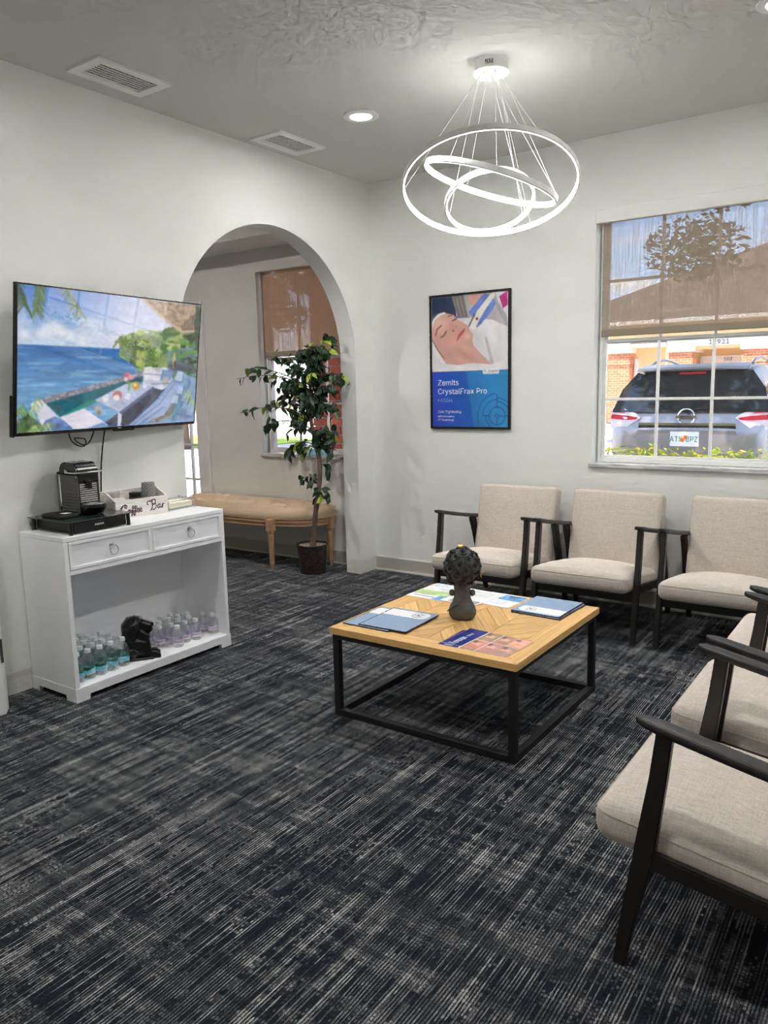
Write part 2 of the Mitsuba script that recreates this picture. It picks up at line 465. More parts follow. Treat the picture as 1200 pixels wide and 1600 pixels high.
def blind(key, W, zb, mat, label, barmat):
    x0, x1, z0, z1 = W
    m, _ = grid(2, 2, lambda u, v: np.stack([x0 + 0.028 + (x1 - x0 - 0.056) * u, u * 0 + 0.045, zb + 0.04 + (2.27 - zb - 0.04) * v], 1))
    add(key + '__fabric', m, mat)
    add(key + '__hem_bar', B(x0 + 0.028, x1 - 0.028, 0.040, 0.050, zb, zb + 0.042, 0.003), barmat)
    add(key + '__roller', cyl((x0 + 0.02, 0.052, 2.285), (x1 - 0.02, 0.052, 2.285), 0.022), barmat)
    add(key + '__valance', B(x0 + 0.001, x1 - 0.001, -0.012, 0.024, 2.258, 2.336, 0.002), 'mat_valance', label='white valance')
    tag(key, label, 'blind')


blind('roller_blind', W1, 1.612, 'mat_blind', 'brown mesh roller blind half lowered over the window with the car', 'mat_blind_bar')
blind('roller_blind_001', W2, 1.60, 'mat_blind_2', 'tan roller blind on the window beyond the arch', 'mat_blind_bar')

# glazed door left of the bench, in the back wall
x0, x1, z0, z1 = D1
k = add('door_1', cat(B(x0, x0 + 0.05, 0.04, 0.085, 0.0, z1 - 0.02), B(x1 - 0.012, x1, 0.04, 0.085, 0.0, z1 - 0.02), B(x0, x1, 0.04, 0.085, z1 - 0.06, z1 - 0.02), B(x0, x1, 0.04, 0.085, 0.0, 0.16)), 'mat_trim', kind='structure', label='white glazed door beside the bench')
for x in (-2.045, -2.21, -2.375): add(k + '__muntin', B(x - 0.009, x + 0.009, 0.05, 0.075, 0.16, z1 - 0.06, 0.002), 'mat_trim')
for z in (0.582 - 0.01, 0.887 - 0.01, 1.19, 1.49, 1.79): add(k + '__muntin', B(x0 + 0.05, x1 - 0.012, 0.051, 0.074, z - 0.009, z + 0.009, 0.002), 'mat_trim')
for a, b in zip((x0 + 0.05, -2.375, -2.21, -2.045), (-2.375, -2.21, -2.045, x1 - 0.012)):
    zs = [0.16, 0.572, 0.877, 1.19, 1.49, 1.79, z1 - 0.06]
    for za, zc in zip(zs[:-1], zs[1:]):
        m, _ = grid(2, 2, lambda u, v: np.stack([a + (b - a) * u, u * 0 + 0.062, za + (zc - za) * v], 1))
        add(k + '__pane', m, 'mat_pane')
add(k + '__casing', cat(B(x1, x1 + 0.085, -0.016, 0.0, 0, z1 + 0.07, 0.004), B(x1 + 0.085, x1 + 0.15, -0.024, 0.0, 0, z1 + 0.07, 0.004), B(x0 - 0.15, x1 + 0.15, -0.02, 0.0, z1, z1 + 0.07, 0.004), B(x0 - 0.15, x0, -0.016, 0.0, 0, z1 + 0.07, 0.004)), 'mat_trim')
add(k + '__jamb', cat(B(x1 - 0.002, x1 + 0.003, 0.0, 0.10, 0, z1), B(x0, x0 + 0.004, 0.0, 0.1, 0, z1)), 'mat_trim')

# ------------------------------------------------------------------ ceiling fixtures
def vent(key, xa, xb, ya, yb, label):
    z = Hc
    fr = sg.box(xa, ya, xb, yb).difference(sg.box(xa + 0.042, ya + 0.045, xb - 0.042, yb - 0.045))
    add(key + '__frame', mv(extr(fr, 0.009), 0, 0, z - 0.009), 'mat_white_metal')
    add(key + '__duct', cat(B(xa + 0.037, xb - 0.037, ya + 0.039, yb - 0.039, z + 0.10, z + 0.11), B(xa + 0.037, xa + 0.039, ya + 0.039, yb - 0.039, z, z + 0.1), B(xb - 0.039, xb - 0.037, ya + 0.039, yb - 0.039, z, z + 0.1), B(xa + 0.039, xb - 0.039, ya + 0.039, ya + 0.041, z, z + 0.1), B(xa + 0.039, xb - 0.039, yb - 0.041, yb - 0.039, z, z + 0.1)), 'mat_black_matte')
    n = 7; w = (xb - xa - 0.084) / n
    for i in range(n):
        xc = xa + 0.042 + w * (i + 0.5)
        m = rotm(B(-0.0064, 0.0064, ya + 0.046, yb - 0.046, -0.0008, 0.0008), 4, (0, 1, 0))
        add(key + '__slat', mv(m, xc, 0, z - 0.003), 'mat_white_metal')
    tag(key, label, 'air vent')


vent('air_vent', 0.122, 0.353, -2.406, -2.014, 'white slatted air vent nearer to the camera, above the television')
vent('air_vent_001', 0.074, 0.308, -1.234, -0.839, 'white slatted air vent beside the lit recessed downlight, above the arch')


def downlight(key, x, y, label, power=SPOT_L):
    add(key + '__trim_ring', lathe([(0.056, -0.001), (0.060, -0.007), (0.088, -0.007), (0.093, -0.004), (0.093, 0.0), (0.056, 0.0)], 40, (x, y, Hc)), 'mat_white_metal', 40)
    d = lathe([(0.0, -0.0035), (0.056, -0.0035), (0.056, -0.0015), (0.0, -0.0015)], 32, (x, y, Hc))
    scene[key + '__lens'] = mikit.ply(d, 'mat_lamp_off', False, emitter={'type': 'area', 'radiance': {'type': 'rgb', 'value': list(power)}})
    tag(key, label, 'ceiling light', 'recessed ceiling lights')


downlight('recessed_light', 0.779, -1.132, 'lit recessed downlight between the air vent and the ring chandelier')
downlight('recessed_light_001', 2.755, -1.13, 'lit recessed downlight at the top right corner of the view')
downlight('recessed_light_002', 0.779, -3.45, 'lit recessed downlight over the front left of the room, outside the view')
downlight('recessed_light_004', -1.45, -1.55, 'lit recessed downlight of the passage beyond the arch', (900.0, 825.0, 770.0))
downlight('recessed_light_003', 2.755, -3.45, 'lit recessed downlight above the near armchairs')

# ------------------------------------------------------------------ ring chandelier
CH = V([1.632, -1.325])
prin('mat_ring', L(205, 205, 205), 0.45, 0.4)
rings = [('ring', V([1.6247, -1.3225, 2.2231]), 0.3635, 2.0678, 0.3856), ('ring_001', V([1.63, -1.3232, 2.2358]), 0.3079, 0.3402, 0.2996), ('ring_002', V([1.6256, -1.3247, 2.155]), 0.4975, 2.2496, 0.1941)]
hooks = []
for name, c, th, ph, R in rings:
    n = V([math.sin(th) * math.cos(ph), math.sin(th) * math.sin(ph), math.cos(th)])
    a = np.cross(n, [0, 1, 0.01]); a /= np.linalg.norm(a); b = np.cross(n, a)
    M = np.eye(4); M[:3, 0], M[:3, 1], M[:3, 2], M[:3, 3] = a, b, n, c
    h, t = 0.0125, 0.009
    body = lathe([(R - 0.002, h), (R + t, h), (R + t, -h + 0.003), (R + t - 0.003, -h), (R + t - 0.006, -h), (R + t - 0.006, -h + 0.004), (R, -h + 0.004), (R, h - 0.003), (R - 0.002, h)], 96)
    body.apply_transform(M); body.fix_normals()
    key = add(f'ring_chandelier__{name}', body, 'mat_ring', 30)
    lens = lathe([(R - 0.003, h - 0.003), (R - 0.003, -h + 0.002), (R, -h - 0.0015), (R + t - 0.006, -h - 0.0015), (R + t - 0.006, -h + 0.003), (R + 0.001, -h + 0.003), (R + 0.001, h - 0.003), (R - 0.003, h - 0.003)], 96)
    lens.apply_transform(M); lens.fix_normals()
    if lens.volume < 0: lens.invert()
    scene[f'{key}__diffuser'] = mikit.ply(lens, 'mat_lamp_off', 30, emitter={'type': 'area', 'radiance': {'type': 'rgb', 'value': list(RING_L)}})
    labels[f'{key}__diffuser'] = {'label': 'glowing white strip'}
    hooks.append((c, a, b, n, R, h))
CB = Hc - 0.052
prof = [(0.0, -0.052), (0.076, -0.052), (0.081, -0.048), (0.081, -0.044), (0.074, -0.042), (0.074, 0.0), (0.0, 0.0)]
add('ring_chandelier__canopy', lathe(prof, 64, (CH[0], CH[1], Hc)), 'mat_white_metal', 30)
vd = V([3.32, -4.61]) - CH; va = math.atan2(vd[1], vd[0])
sl = [B(-0.0017, 0.0017, -0.0012, 0.0012, -0.034, -0.016).copy() for _ in range(5)]
for i, m in enumerate(sl):
    t = va - 0.10 + (i - 2) * 0.1
    m.apply_transform(trimesh.transformations.rotation_matrix(t + math.pi / 2, Z)); m.apply_translation((CH[0] + 0.0743 * math.cos(t), CH[1] + 0.0743 * math.sin(t), Hc))
add('ring_chandelier__vent_slots', cat(sl), 'mat_black_matte')
prin('mat_cable', L(225, 225, 222), 0.4, 0.4)
for j, (c, a, b, n, R, h) in enumerate(hooks):
    for i in range(3):
        t = 0.5 + j * 0.9 + i * 2 * math.pi / 3
        q = c + (R + 0.003) * (math.cos(t) * a + math.sin(t) * b) + n * h
        d2 = q[:2] - CH; d2 = d2 / np.linalg.norm(d2)
        top = V([CH[0] + 0.052 * d2[0] + 0.008 * (j - 1) * -d2[1], CH[1] + 0.052 * d2[1] + 0.008 * (j - 1) * d2[0], CB])
        add('ring_chandelier__cable', cat(cyl(top - V([0, 0, 0.005]), q, 0.0011, 6), cyl(top, top - V([0, 0, 0.012]), 0.003, 8)), 'mat_cable', 30)
    t = 2.3 + j
    q = c + (R + 0.003) * (math.cos(t) * a + math.sin(t) * b) + n * h
    pts = [V([CH[0], CH[1], CB]) * (1 - s) + q * s for s in np.linspace(0, 1, 8)]
    add('ring_chandelier__power_cord', tube(pts, 0.0014, 6), 'mat_cable', 30)
tag('ring_chandelier', 'white chandelier of three tilted glowing rings hung on thin cables', 'chandelier')
# ------------------------------------------------------------------ soft blocks (cushions)
def soft(x0, x1, y0, y1, z0, z1, r, crown=0.0, crown_b=0.0, n=(22, 20, 8), sag=0.0, power=2.0):
    """A rounded block with crowned top; drawn straight, bent by the caller."""
    pts, faces, off = [], [], 0
    dims = ((x0, x1, n[0]), (y0, y1, n[1]), (z0, z1, n[2]))
    ax = [np.unique(np.concatenate([np.linspace(a, a + r, 5), np.linspace(a + r, b - r, k), np.linspace(b - r, b, 5)])) for a, b, k in dims]
    for d in range(3):
        e, f = [q for q in range(3) if q != d]
        U, W = np.meshgrid(ax[e], ax[f], indexing='ij')
        for side in (0, 1):
            P = np.zeros(U.shape + (3,)); P[..., e], P[..., f], P[..., d] = U, W, dims[d][side]
            i = np.arange(U.size).reshape(U.shape) + off
            q = np.stack([i[:-1, :-1], i[1:, :-1], i[1:, 1:], i[:-1, 1:]], -1).reshape(-1, 4)
            if (side == 1) != (d != 1): q = q[:, ::-1]
            pts.append(P.reshape(-1, 3)); faces += [q[:, [0, 1, 2]], q[:, [0, 2, 3]]]; off += U.size
    v = np.vstack(pts)
    lo, hi = V([x0, y0, z0]) + r, V([x1, y1, z1]) - r
    core = np.clip(v, lo, hi); dlt = v - core; ln = np.linalg.norm(dlt, axis=1, keepdims=True)
    v = core + np.where(ln > 1e-9, dlt / np.maximum(ln, 1e-9) * np.minimum(r, ln * 1.0 + 1e-12) * 1.0, 0)
    # points of a flat face keep their face
    un = (v[:, 0] - (x0 + x1) / 2) / ((x1 - x0) / 2); vn = (v[:, 1] - (y0 + y1) / 2) / ((y1 - y0) / 2); wn = (v[:, 2] - z0) / (z1 - z0)
    bump = np.clip(1 - np.abs(un) ** 2.6, 0, 1) * np.clip(1 - np.abs(vn) ** 2.6, 0, 1)
    v[:, 2] += crown * bump * np.clip(wn * 2 - 1, 0, 1) - crown_b * bump * np.clip(1 - 2 * wn, 0, 1)
    m = trimesh.Trimesh(v, np.vstack(faces), process=True); m.merge_vertices(digits_vertex=6); m.fix_normals()
    if m.volume < 0: m.invert()
    return m


def warp(m, fn):
    m = m.copy(); m.vertices = fn(np.array(m.vertices)); return m


# ------------------------------------------------------------------ armchairs
chair = Proto()
SX = 0.2795
seat_tilt = lambda v: np.stack([v[:, 0], v[:, 1], v[:, 2] - 0.135 * (v[:, 1] + 0.08)], 1)
seat = soft(-0.265, 0.265, -0.078, 0.50, 0.280, 0.374, 0.036, crown=0.044, n=(20, 20, 5))
chair.part('seat', warp(seat, seat_tilt), 'mat_linen', 50)


def rim(x0, x1, y0, y1, z, r, rad, k=6):
    P = []
    for cx, cy, t0 in ((x1 - r, y1 - r, 0), (x0 + r, y1 - r, 90), (x0 + r, y0 + r, 180), (x1 - r, y0 + r, 270)):
        for t in np.linspace(t0, t0 + 90, k): P.append((cx + r * math.cos(math.radians(t)), cy + r * math.sin(math.radians(t)), z))
    return tube(P, rad, 6, closed=True)


chair.part('seat_piping', warp(rim(-0.2628, 0.2628, -0.0758, 0.4978, 0.354, 0.034, 0.0012), seat_tilt), 'mat_piping', True, 'seam piping')
BK = V([[0.445, 0.262], [0.548, 0.722]])            # foot and head of the back's front face
bd = (BK[1] - BK[0]); bl = np.linalg.norm(bd); bd /= bl
bn = V([bd[1], -bd[0]])                              # to the rear


def back_bend(v):
    s, t = v[:, 1], v[:, 2]
    P = BK[0] + s[:, None] * bd - (t[:, None] - 0.10) * bn
    return np.stack([v[:, 0], P[:, 0], P[:, 1]], 1)


bk = soft(-0.262, 0.262, 0.0, bl, 0.0, 0.10, 0.026, crown=0.018, n=(18, 18, 4))
bkw = warp(bk, back_bend); bkw.fix_normals()
chair.part('backrest', bkw, 'mat_linen', 50)
pp = warp(rim(-0.2618, 0.2618, 0.0002, bl - 0.0002, 0.080, 0.026, 0.0012), back_bend)
chair.part('backrest_piping', pp, 'mat_piping', True, 'seam piping')


def leg_poly(pts):
    """pts: (y, z, width) from foot to top."""
    a = [(y - w / 2, z) for y, z, w in pts]; b = [(y + w / 2, z) for y, z, w in pts][::-1]
    return sg.Polygon(a + b).buffer(0.004).buffer(-0.004)


def bevel_yz(poly, x0, x1, c=0.004):
    inner = poly.buffer(-c, join_style='mitre')
    return cat(prism_yz(poly, x0 + c, x1 - c), prism_yz(inner, x0, x0 + c), prism_yz(inner, x1 - c, x1))


front_leg = leg_poly([(0.001, 0.0, 0.026), (0.022, 0.14, 0.036), (0.048, 0.275, 0.046), (0.052, 0.31, 0.046), (0.075, 0.48, 0.038), (0.086, 0.588, 0.036)])
rear_leg = leg_poly([(0.665, 0.0, 0.026), (0.625, 0.12, 0.034), (0.575, 0.235, 0.044), (0.560, 0.275, 0.046), (0.510, 0.42, 0.048), (0.478, 0.5085, 0.060)])
for s in (-1, 1): chair.part('leg', bevel_yz(front_leg, s * SX - 0.0135, s * SX + 0.0135), 'mat_espresso')
for s in (-1, 1): chair.part('leg', bevel_yz(rear_leg, s * SX - 0.0135, s * SX + 0.0135), 'mat_espresso')


def arm(s):
    P = []
    for u in np.r_[0, 0.006, 0.015, 0.03, np.linspace(0.05, 1, 22)]:
        y = 0.024 + 0.545 * u
        z = 0.609 - 0.105 * u - 0.004 * math.sin(math.pi * u)
        w = 0.0235 * (1 - (1 - min(u / 0.07, 1)) ** 2) ** 0.5 if u < 0.07 else (0.0235 + 0.003 * math.sin(math.pi * u) if u < 0.96 else 0.024 * max(0.55, max(0.0, 1 - ((u - 0.96) / 0.04) ** 2) ** 0.5))
        w = max(w, 0.009); h = 0.0120 * (0.60 + 0.40 * min(1, u / 0.08))
        P.append((y, z, w, h))
    n = 16; t = np.arange(n) * 2 * np.pi / n; v, f = [], []
    for y, z, w, h in P:
        c, q = np.cos(t), np.sin(t)
        e = 0.55
        v.append(np.stack([s * SX + w * np.sign(c) * np.abs(c) ** e, np.full(n, y), z + h * np.sign(q) * np.abs(q) ** e], 1))
    v = np.vstack(v)
    for i in range(len(P) - 1):
        for k in range(n):
            l = (k + 1) % n; f += [(i * n + k, i * n + l, (i + 1) * n + l), (i * n + k, (i + 1) * n + l, (i + 1) * n + k)]
    v = np.vstack([v, [s * SX, P[0][0] - 0.002, P[0][1]], [s * SX, P[-1][0] + 0.002, P[-1][1]]])
    for k in range(n):
        l = (k + 1) % n; f += [(len(v) - 2, l, k), (len(v) - 1, (len(P) - 1) * n + k, (len(P) - 1) * n + l)]
    m = trimesh.Trimesh(v, f, process=False); m.fix_normals(); return m


for s in (-1, 1): chair.part('armrest', arm(s), 'mat_espresso', 40)
for s in (-1, 1):
    chair.part('side_rail', bevel_yz(sg.Polygon([(0.05, 0.262), (0.05, 0.305), (0.575, 0.236), (0.585, 0.195)]), s * SX - 0.011 - s * 0.001, s * SX + 0.011 - s * 0.001), 'mat_espresso')
chair.part('front_apron', B(-SX + 0.012, SX - 0.012, 0.036, 0.058, 0.214, 0.268, 0.003), 'mat_espresso')
chair.part('rear_apron', B(-SX + 0.012, SX - 0.012, 0.562, 0.582, 0.19, 0.235, 0.003), 'mat_espresso')
for i in range(4):
    y = 0.10 + 0.12 * i
    chair.part('seat_slat', B(-SX + 0.012, SX - 0.012, y, y + 0.05, 0.262 - 0.135 * (y + 0.05), 0.275 - 0.135 * (y + 0.05), 0.002), 'mat_espresso')
for x in (-0.15, 0.0, 0.15):
    P = [(x, BK[0][0] + 0.115, 0.205), (x, BK[0][0] + 0.118, 0.26), (x, BK[1][0] + 0.116, 0.68)]
    chair.part('back_slat', hull([(x + sx * 0.02, p[1] + sy, p[2]) for p in (P[0], P[2]) for sx in (-1, 1) for sy in (0, 0.012)]), 'mat_espresso')

for xc, lb in ((1.236, 'beige linen armchair with dark wood arms, under the poster and behind the rose head bust'), (1.8675, 'beige linen armchair with dark wood arms, middle of the three along the window wall'),
               (2.545, 'beige linen armchair with dark wood arms, under the window with the car, in the corner')):
    chair.put('armchair', T().translate([xc, -0.745, 0]), lb, 'armchair', 'linen armchairs with espresso wood frames')
for yc, lb in ((-2.70, 'nearest beige linen armchair, its whole front leg in view at the right edge'), (-2.051, 'beige linen armchair second from the camera, its seat half hidden by the nearest armchair'),
               (-1.395, 'beige linen armchair of the right row farthest from the camera, next to the corner')):
    chair.put('armchair', T().translate([2.817, yc, 0]).rotate([0, 0, 1], -90), lb, 'armchair', 'linen armchairs with espresso wood frames')

# ------------------------------------------------------------------ coffee table
TX0, TX1, TY0, TY1, TZ = 1.372, 2.207, -2.250, -1.424, 0.378
LB = 0.028
x0, x1, y0, y1 = TX0 + 0.008, TX1 - 0.008, TY0 + 0.008, TY1 - 0.008
for (lx, ly) in ((x0, y0), (x1 - LB, y0), (x0, y1 - LB), (x1 - LB, y1 - LB)):
    add('coffee_table__leg', B(lx, lx + LB, ly, ly + LB, 0, TZ - 0.027, 0.0015), 'mat_black_metal')
for z in (0.0, TZ - 0.027 - 0.022):
    zz = (z, z + (LB if z == 0 else 0.022)); nm = 'foot_rail' if z == 0 else 'top_rail'
    add(f'coffee_table__{nm}', B(x0 + LB, x1 - LB, y0, y0 + LB, *zz, 0.0015), 'mat_black_metal')
    add(f'coffee_table__{nm}', B(x0 + LB, x1 - LB, y1 - LB, y1, *zz, 0.0015), 'mat_black_metal')
    add(f'coffee_table__{nm}', B(x0, x0 + LB, y0 + LB, y1 - LB, *zz, 0.0015), 'mat_black_metal')
    add(f'coffee_table__{nm}', B(x1 - LB, x1, y0 + LB, y1 - LB, *zz, 0.0015), 'mat_black_metal')


def wooden(key, poly, z0, z1, ang, seed, c=0.0008):
    """A board cut to poly, its grain running along ang."""
    r = np.random.default_rng(seed); o = r.random(2) * 40
    top = poly.buffer(-c, join_style='mitre')
    m = cat(mv(extr(poly, z1 - z0 - c), 0, 0, z0), mv(extr(top, c), 0, 0, z1 - c))
    v = np.array(m.vertices); ca, sa_ = math.cos(ang), math.sin(ang)
    uv = np.stack([v[:, 0] * ca + v[:, 1] * sa_ + o[0] * 10, -v[:, 0] * sa_ + v[:, 1] * ca + (z1 - v[:, 2]) * 0.9 + o[1] * 10], 1)
    scene[num(key, scene)] = mikit.ply(m, 'mat_oak', False, uv=uv)


FB = 0.082
add('coffee_table__substrate', B(TX0 + 0.006, TX1 - 0.006, TY0 + 0.006, TY1 - 0.006, TZ - 0.027, TZ - 0.008), 'mat_black_matte')
fr = [sg.Polygon([(TX0, TY0), (TX1, TY0), (TX1 - FB, TY0 + FB), (TX0 + FB, TY0 + FB)]), sg.Polygon([(TX0, TY1), (TX1, TY1), (TX1 - FB, TY1 - FB), (TX0 + FB, TY1 - FB)]),
      sg.Polygon([(TX0, TY0), (TX0 + FB, TY0 + FB), (TX0 + FB, TY1 - FB), (TX0, TY1)]), sg.Polygon([(TX1, TY0), (TX1 - FB, TY0 + FB), (TX1 - FB, TY1 - FB), (TX1, TY1)])]
for i, p in enumerate(fr): wooden('coffee_table__edge_board', p.buffer(-0.0002), TZ - 0.027, TZ, 0 if i < 2 else math.pi / 2, 50 + i)
inner = sg.box(TX0 + FB, TY0 + FB, TX1 - FB, TY1 - FB)
spines = [TX0 + FB - 0.04, 1.588, 1.788, 1.963, TX1 - FB + 0.06]
sd = 100
for i in range(len(spines) - 1):
    a, b = spines[i], spines[i + 1]
    sgn = -1 if i % 2 == 0 else -1.0
    sgn = {0: -1.30, 1: 1.30, 2: -1.30, 3: 1.30}[i]
    w, h = b - a, (b - a) * sgn
    step = 0.098
    y = TY0 - 0.5
    while y < TY1 + 0.5:
        q = sg.Polygon([(a + 0.0009, y), (b - 0.0009, y + h), (b - 0.0009, y + h + step - 0.0018), (a + 0.0009, y + step - 0.0018)]).intersection(inner.buffer(-0.0006))
        if q.area > 1e-4 and q.geom_type == 'Polygon':
            wooden('coffee_table__plank', q, TZ - 0.008, TZ - 0.0004, math.atan2(h, w), sd)
        sd += 1; y += step
tag('coffee_table', 'low square coffee table with chevron oak top and black metal frame', 'coffee table')

# ------------------------------------------------------------------ white credenza
CY0, CY1, CX0, CX1, CT = -2.757, -1.838, 0.006, 0.345, 0.737
S = 0.022
add('credenza__top', B(CX0, CX1, CY0, CY1, CT - 0.02, CT, 0.002), 'mat_credenza')
add('credenza__side_panel', B(CX0, CX1, CY0, CY0 + S, 0.062, CT - 0.0205, 0.0015), 'mat_credenza')
add('credenza__side_panel', B(CX0, CX1, CY1 - S, CY1, 0.062, CT - 0.0205, 0.0015), 'mat_credenza')
add('credenza__back_panel', B(CX0 + 0.002, CX0 + 0.012, CY0 + S, CY1 - S, 0.062, CT - 0.02), 'mat_credenza')
add('credenza__bottom_shelf', B(CX0, CX1 + 0.0, CY0 + S, CY1 - S, 0.046, 0.066, 0.0015), 'mat_credenza')
add('credenza__rail', B(CX1 - 0.02, CX1, CY0 + S, CY1 - S, 0.570, 0.590, 0.001), 'mat_credenza')
add('credenza__divider', B(0.02, CX1, -2.304, -2.296, 0.590, CT - 0.02), 'mat_credenza')
add('credenza__dust_panel', B(0.02, CX1 - 0.02, CY0 + S, CY1 - S, 0.576, 0.588), 'mat_credenza')
fo = sg.box(CY0 - 0.003, 0.0, CY1 + 0.003, 0.060).difference(sg.Polygon([(CY0 + 0.062, -0.01), (CY0 + 0.068, 0.024), (CY1 - 0.068, 0.024), (CY1 - 0.062, -0.01)]))
add('credenza__plinth', prism_yz(fo, CX1 - 0.02, CX1 + 0.003), 'mat_credenza')
fs = sg.box(CX0, 0.0, CX1 - 0.021, 0.060).difference(sg.Polygon([(CX0 + 0.05, -0.01), (CX0 + 0.055, 0.024), (CX1 - 0.075, 0.024), (CX1 - 0.07, -0.01)]))
for yy in (CY0 - 0.003, CY1 - 0.017): add('credenza__plinth', prism_xz(fs, yy, yy + 0.02), 'mat_credenza')
add('credenza__plinth_bead', B(CX0, CX1 + 0.002, CY0 - 0.002, CY1 + 0.002, 0.060, 0.064, 0.001), 'mat_credenza')
for ya, yb, yk in ((CY0 + S + 0.002, -2.306, -2.517), (-2.294, CY1 - S - 0.002, -2.069)):
    za, zb = 0.5925, CT - 0.0225
    d = add('credenza__drawer', B(CX1 - 0.018, CX1 - 0.005, ya, yb, za, zb, 0.001), 'mat_drawer')
    fr = sg.box(ya, za, yb, zb).difference(sg.box(ya + 0.012, za + 0.012, yb - 0.012, zb - 0.012))
    add(d + '__moulding', prism_yz(fr, CX1 - 0.006, CX1 + 0.002), 'mat_credenza')
    zk = 0.668
    ring = tube([(CX1 + 0.013, yk + 0.021 * math.sin(t), zk - 0.021 + 0.021 * math.cos(t)) for t in np.linspace(0, 2 * np.pi, 33)[:-1]], 0.0026, 8, closed=True)
    base = cat(cyl((CX1 - 0.006, yk, zk), (CX1 - 0.001, yk, zk), 0.012, 24), cyl((CX1 - 0.002, yk, zk), (CX1 + 0.016, yk, zk), 0.0055, 16))
    add(d + '__ring_pull', cat(ring, base), 'mat_chrome', 40, 'silver ring pull')
tag('credenza', 'white two drawer credenza with open shelf under the television', 'cabinet')

# ------------------------------------------------------------------ half round tufted bench
BX, BW, BD = -1.115, 0.765, 0.40      # centre, half width, depth (from the wall)
by0 = -0.035
prin('mat_bench_fabric', proc(lambda p, n, uv: mi.Color3f(0.66, 0.50, 0.35) * (0.88 + 0.2 * (noise(p.x * 300, p.y * 300, p.z * 300) - 0.2))), 0.85, 0.15, sheen=0.3)
prin('mat_bench_wood', proc(lambda p, n, uv: mix(mi.Color3f(0.36, 0.20, 0.105), mi.Color3f(0.55, 0.36, 0.22), fbm(p.x * 20, p.y * 20, p.z * 20, 3))), 0.55, 0.35)


def demi(k, n=41, flat=0.0):
    """Half ellipse with squared shoulders, scaled by k about its middle."""
    P = []
    for t in np.linspace(0, math.pi, n):
        c, s = math.cos(t), math.sin(t)
        P.append((BX + BW * k * np.sign(c) * abs(c) ** 0.80, by0 - (BD - (1 - k) * BW) * abs(s) ** 0.72))
    return P


def seat_top():
    nu, nv = 90, 36
    prof = [(1.0, 0.385), (1.006, 0.40), (1.004, 0.425), (0.985, 0.445), (0.95, 0.458)]
    rim_ = [V(demi(k, nu)) for k, z in prof]
    v, f = [], []
    for P, (k, z) in zip(rim_, prof): v.append(np.column_stack([P, np.full(nu, z)]))
    inner = rim_[-1]; c0 = V([BX, by0])
    for j in range(1, nv + 1):
        s = j / nv
        P = inner * (1 - s) + np.stack([BX + (inner[:, 0] - BX) * (1 - s * 0.0), np.full(nu, by0)], 1) * s
        v.append(np.column_stack([P, np.full(nu, 0.458)]))
    v = np.vstack(v); R = len(prof) + nv
    for i in range(R - 1):
        for k in range(nu - 1):
            a, b, c, d = i * nu + k, i * nu + k + 1, (i + 1) * nu + k + 1, (i + 1) * nu + k
            f += [(a, b, c), (a, c, d)]
    top = v[:, 2] > 0.4579
    px, py = v[:, 0], v[:, 1]
    # tufts on a diamond lattice
    lx, ly = 0.165, 0.105
    gx, gy = (px - BX) / lx, (py - by0 + 0.06) / ly
    best = np.full(len(v), 9.0)
    for r in range(-5, 4):
        for q in range(-6, 7):
            cx, cy = BX + (q + 0.5 * (r % 2)) * lx, by0 - 0.06 + r * ly
            best = np.minimum(best, np.hypot(px - cx, py - cy))
    e1 = np.abs(((gx * 1 + gy * 0.5 + 0.5) % 1) - 0.5); e2 = np.abs(((gx - gy * 0.5 + 0.5) % 1) - 0.5)
    crease = np.exp(-(np.minimum(e1, e2) / 0.07) ** 2)
    edge = np.clip((shapely.distance(shapely.points(px, py), sg.LineString(demi(1.0, 80))) - 0.02) / 0.05, 0, 1)
    v[:, 2] += top * (0.022 * edge - edge * (0.030 * np.exp(-(best / 0.022) ** 2) + 0.016 * crease))
    m = trimesh.Trimesh(v, f, process=False); m.fix_normals()
    if m.face_normals[:, 2].mean() < 0: m.invert()
    back = B(BX - BW + 0.01, BX + BW - 0.01, by0 - 0.002, by0 + 0.01, 0.39, 0.462)
    return cat(m, back)


add('tufted_bench__cushion', seat_top(), 'mat_bench_fabric', 60)
ap = lambda k, z0, z1: mv(extr(sg.Polygon(demi(k, 61)), z1 - z0), 0, 0, z0)
add('tufted_bench__apron', cat(ap(1.0, 0.378, 0.386), ap(0.985, 0.368, 0.378), ap(1.0, 0.356, 0.368), ap(0.985, 0.334, 0.356), ap(0.995, 0.328, 0.334)), 'mat_bench_wood', 30)
legp = [(0.0, 0.0), (0.011, 0.0), (0.014, 0.012), (0.014, 0.03), (0.019, 0.036), (0.021, 0.048), (0.018, 0.056), (0.0165, 0.062), (0.0235, 0.262), (0.019, 0.268), (0.025, 0.276), (0.025, 0.284), (0.018, 0.292), (0.0, 0.292)]
for i, (lx, ly) in enumerate(((-0.690, -0.405), (-1.54, -0.405), (-0.372, -0.085), (-1.858, -0.085))):
    lm = lathe(legp, 28)
    v = np.array(lm.vertices); t = np.arctan2(v[:, 1], v[:, 0]); mid = (v[:, 2] > 0.061) & (v[:, 2] < 0.264)
    lm.vertices = np.where(mid[:, None], v * V([1, 1, 1]), v)
    fl = []
    for q in range(12):
        t = q * math.pi / 6
        fl.append(hull([(r * math.cos(t + d), r * math.sin(t + d), z) for r, z in ((0.0185, 0.066), (0.0255, 0.258)) for d in (-0.13, 0.13)] + [(0.9 * r * math.cos(t), 0.9 * r * math.sin(t), z) for r, z in ((0.0185, 0.066), (0.0255, 0.258))]))
    bl_ = B(-0.027, 0.027, -0.027, 0.027, 0.290, 0.384, 0.003)
    add('tufted_bench__leg', mv(cat(lm, fl, bl_), lx, ly, 0), 'mat_bench_wood', 30)
tag('tufted_bench', 'half round bench with tufted tan cushion and fluted wooden legs under the far window', 'bench')
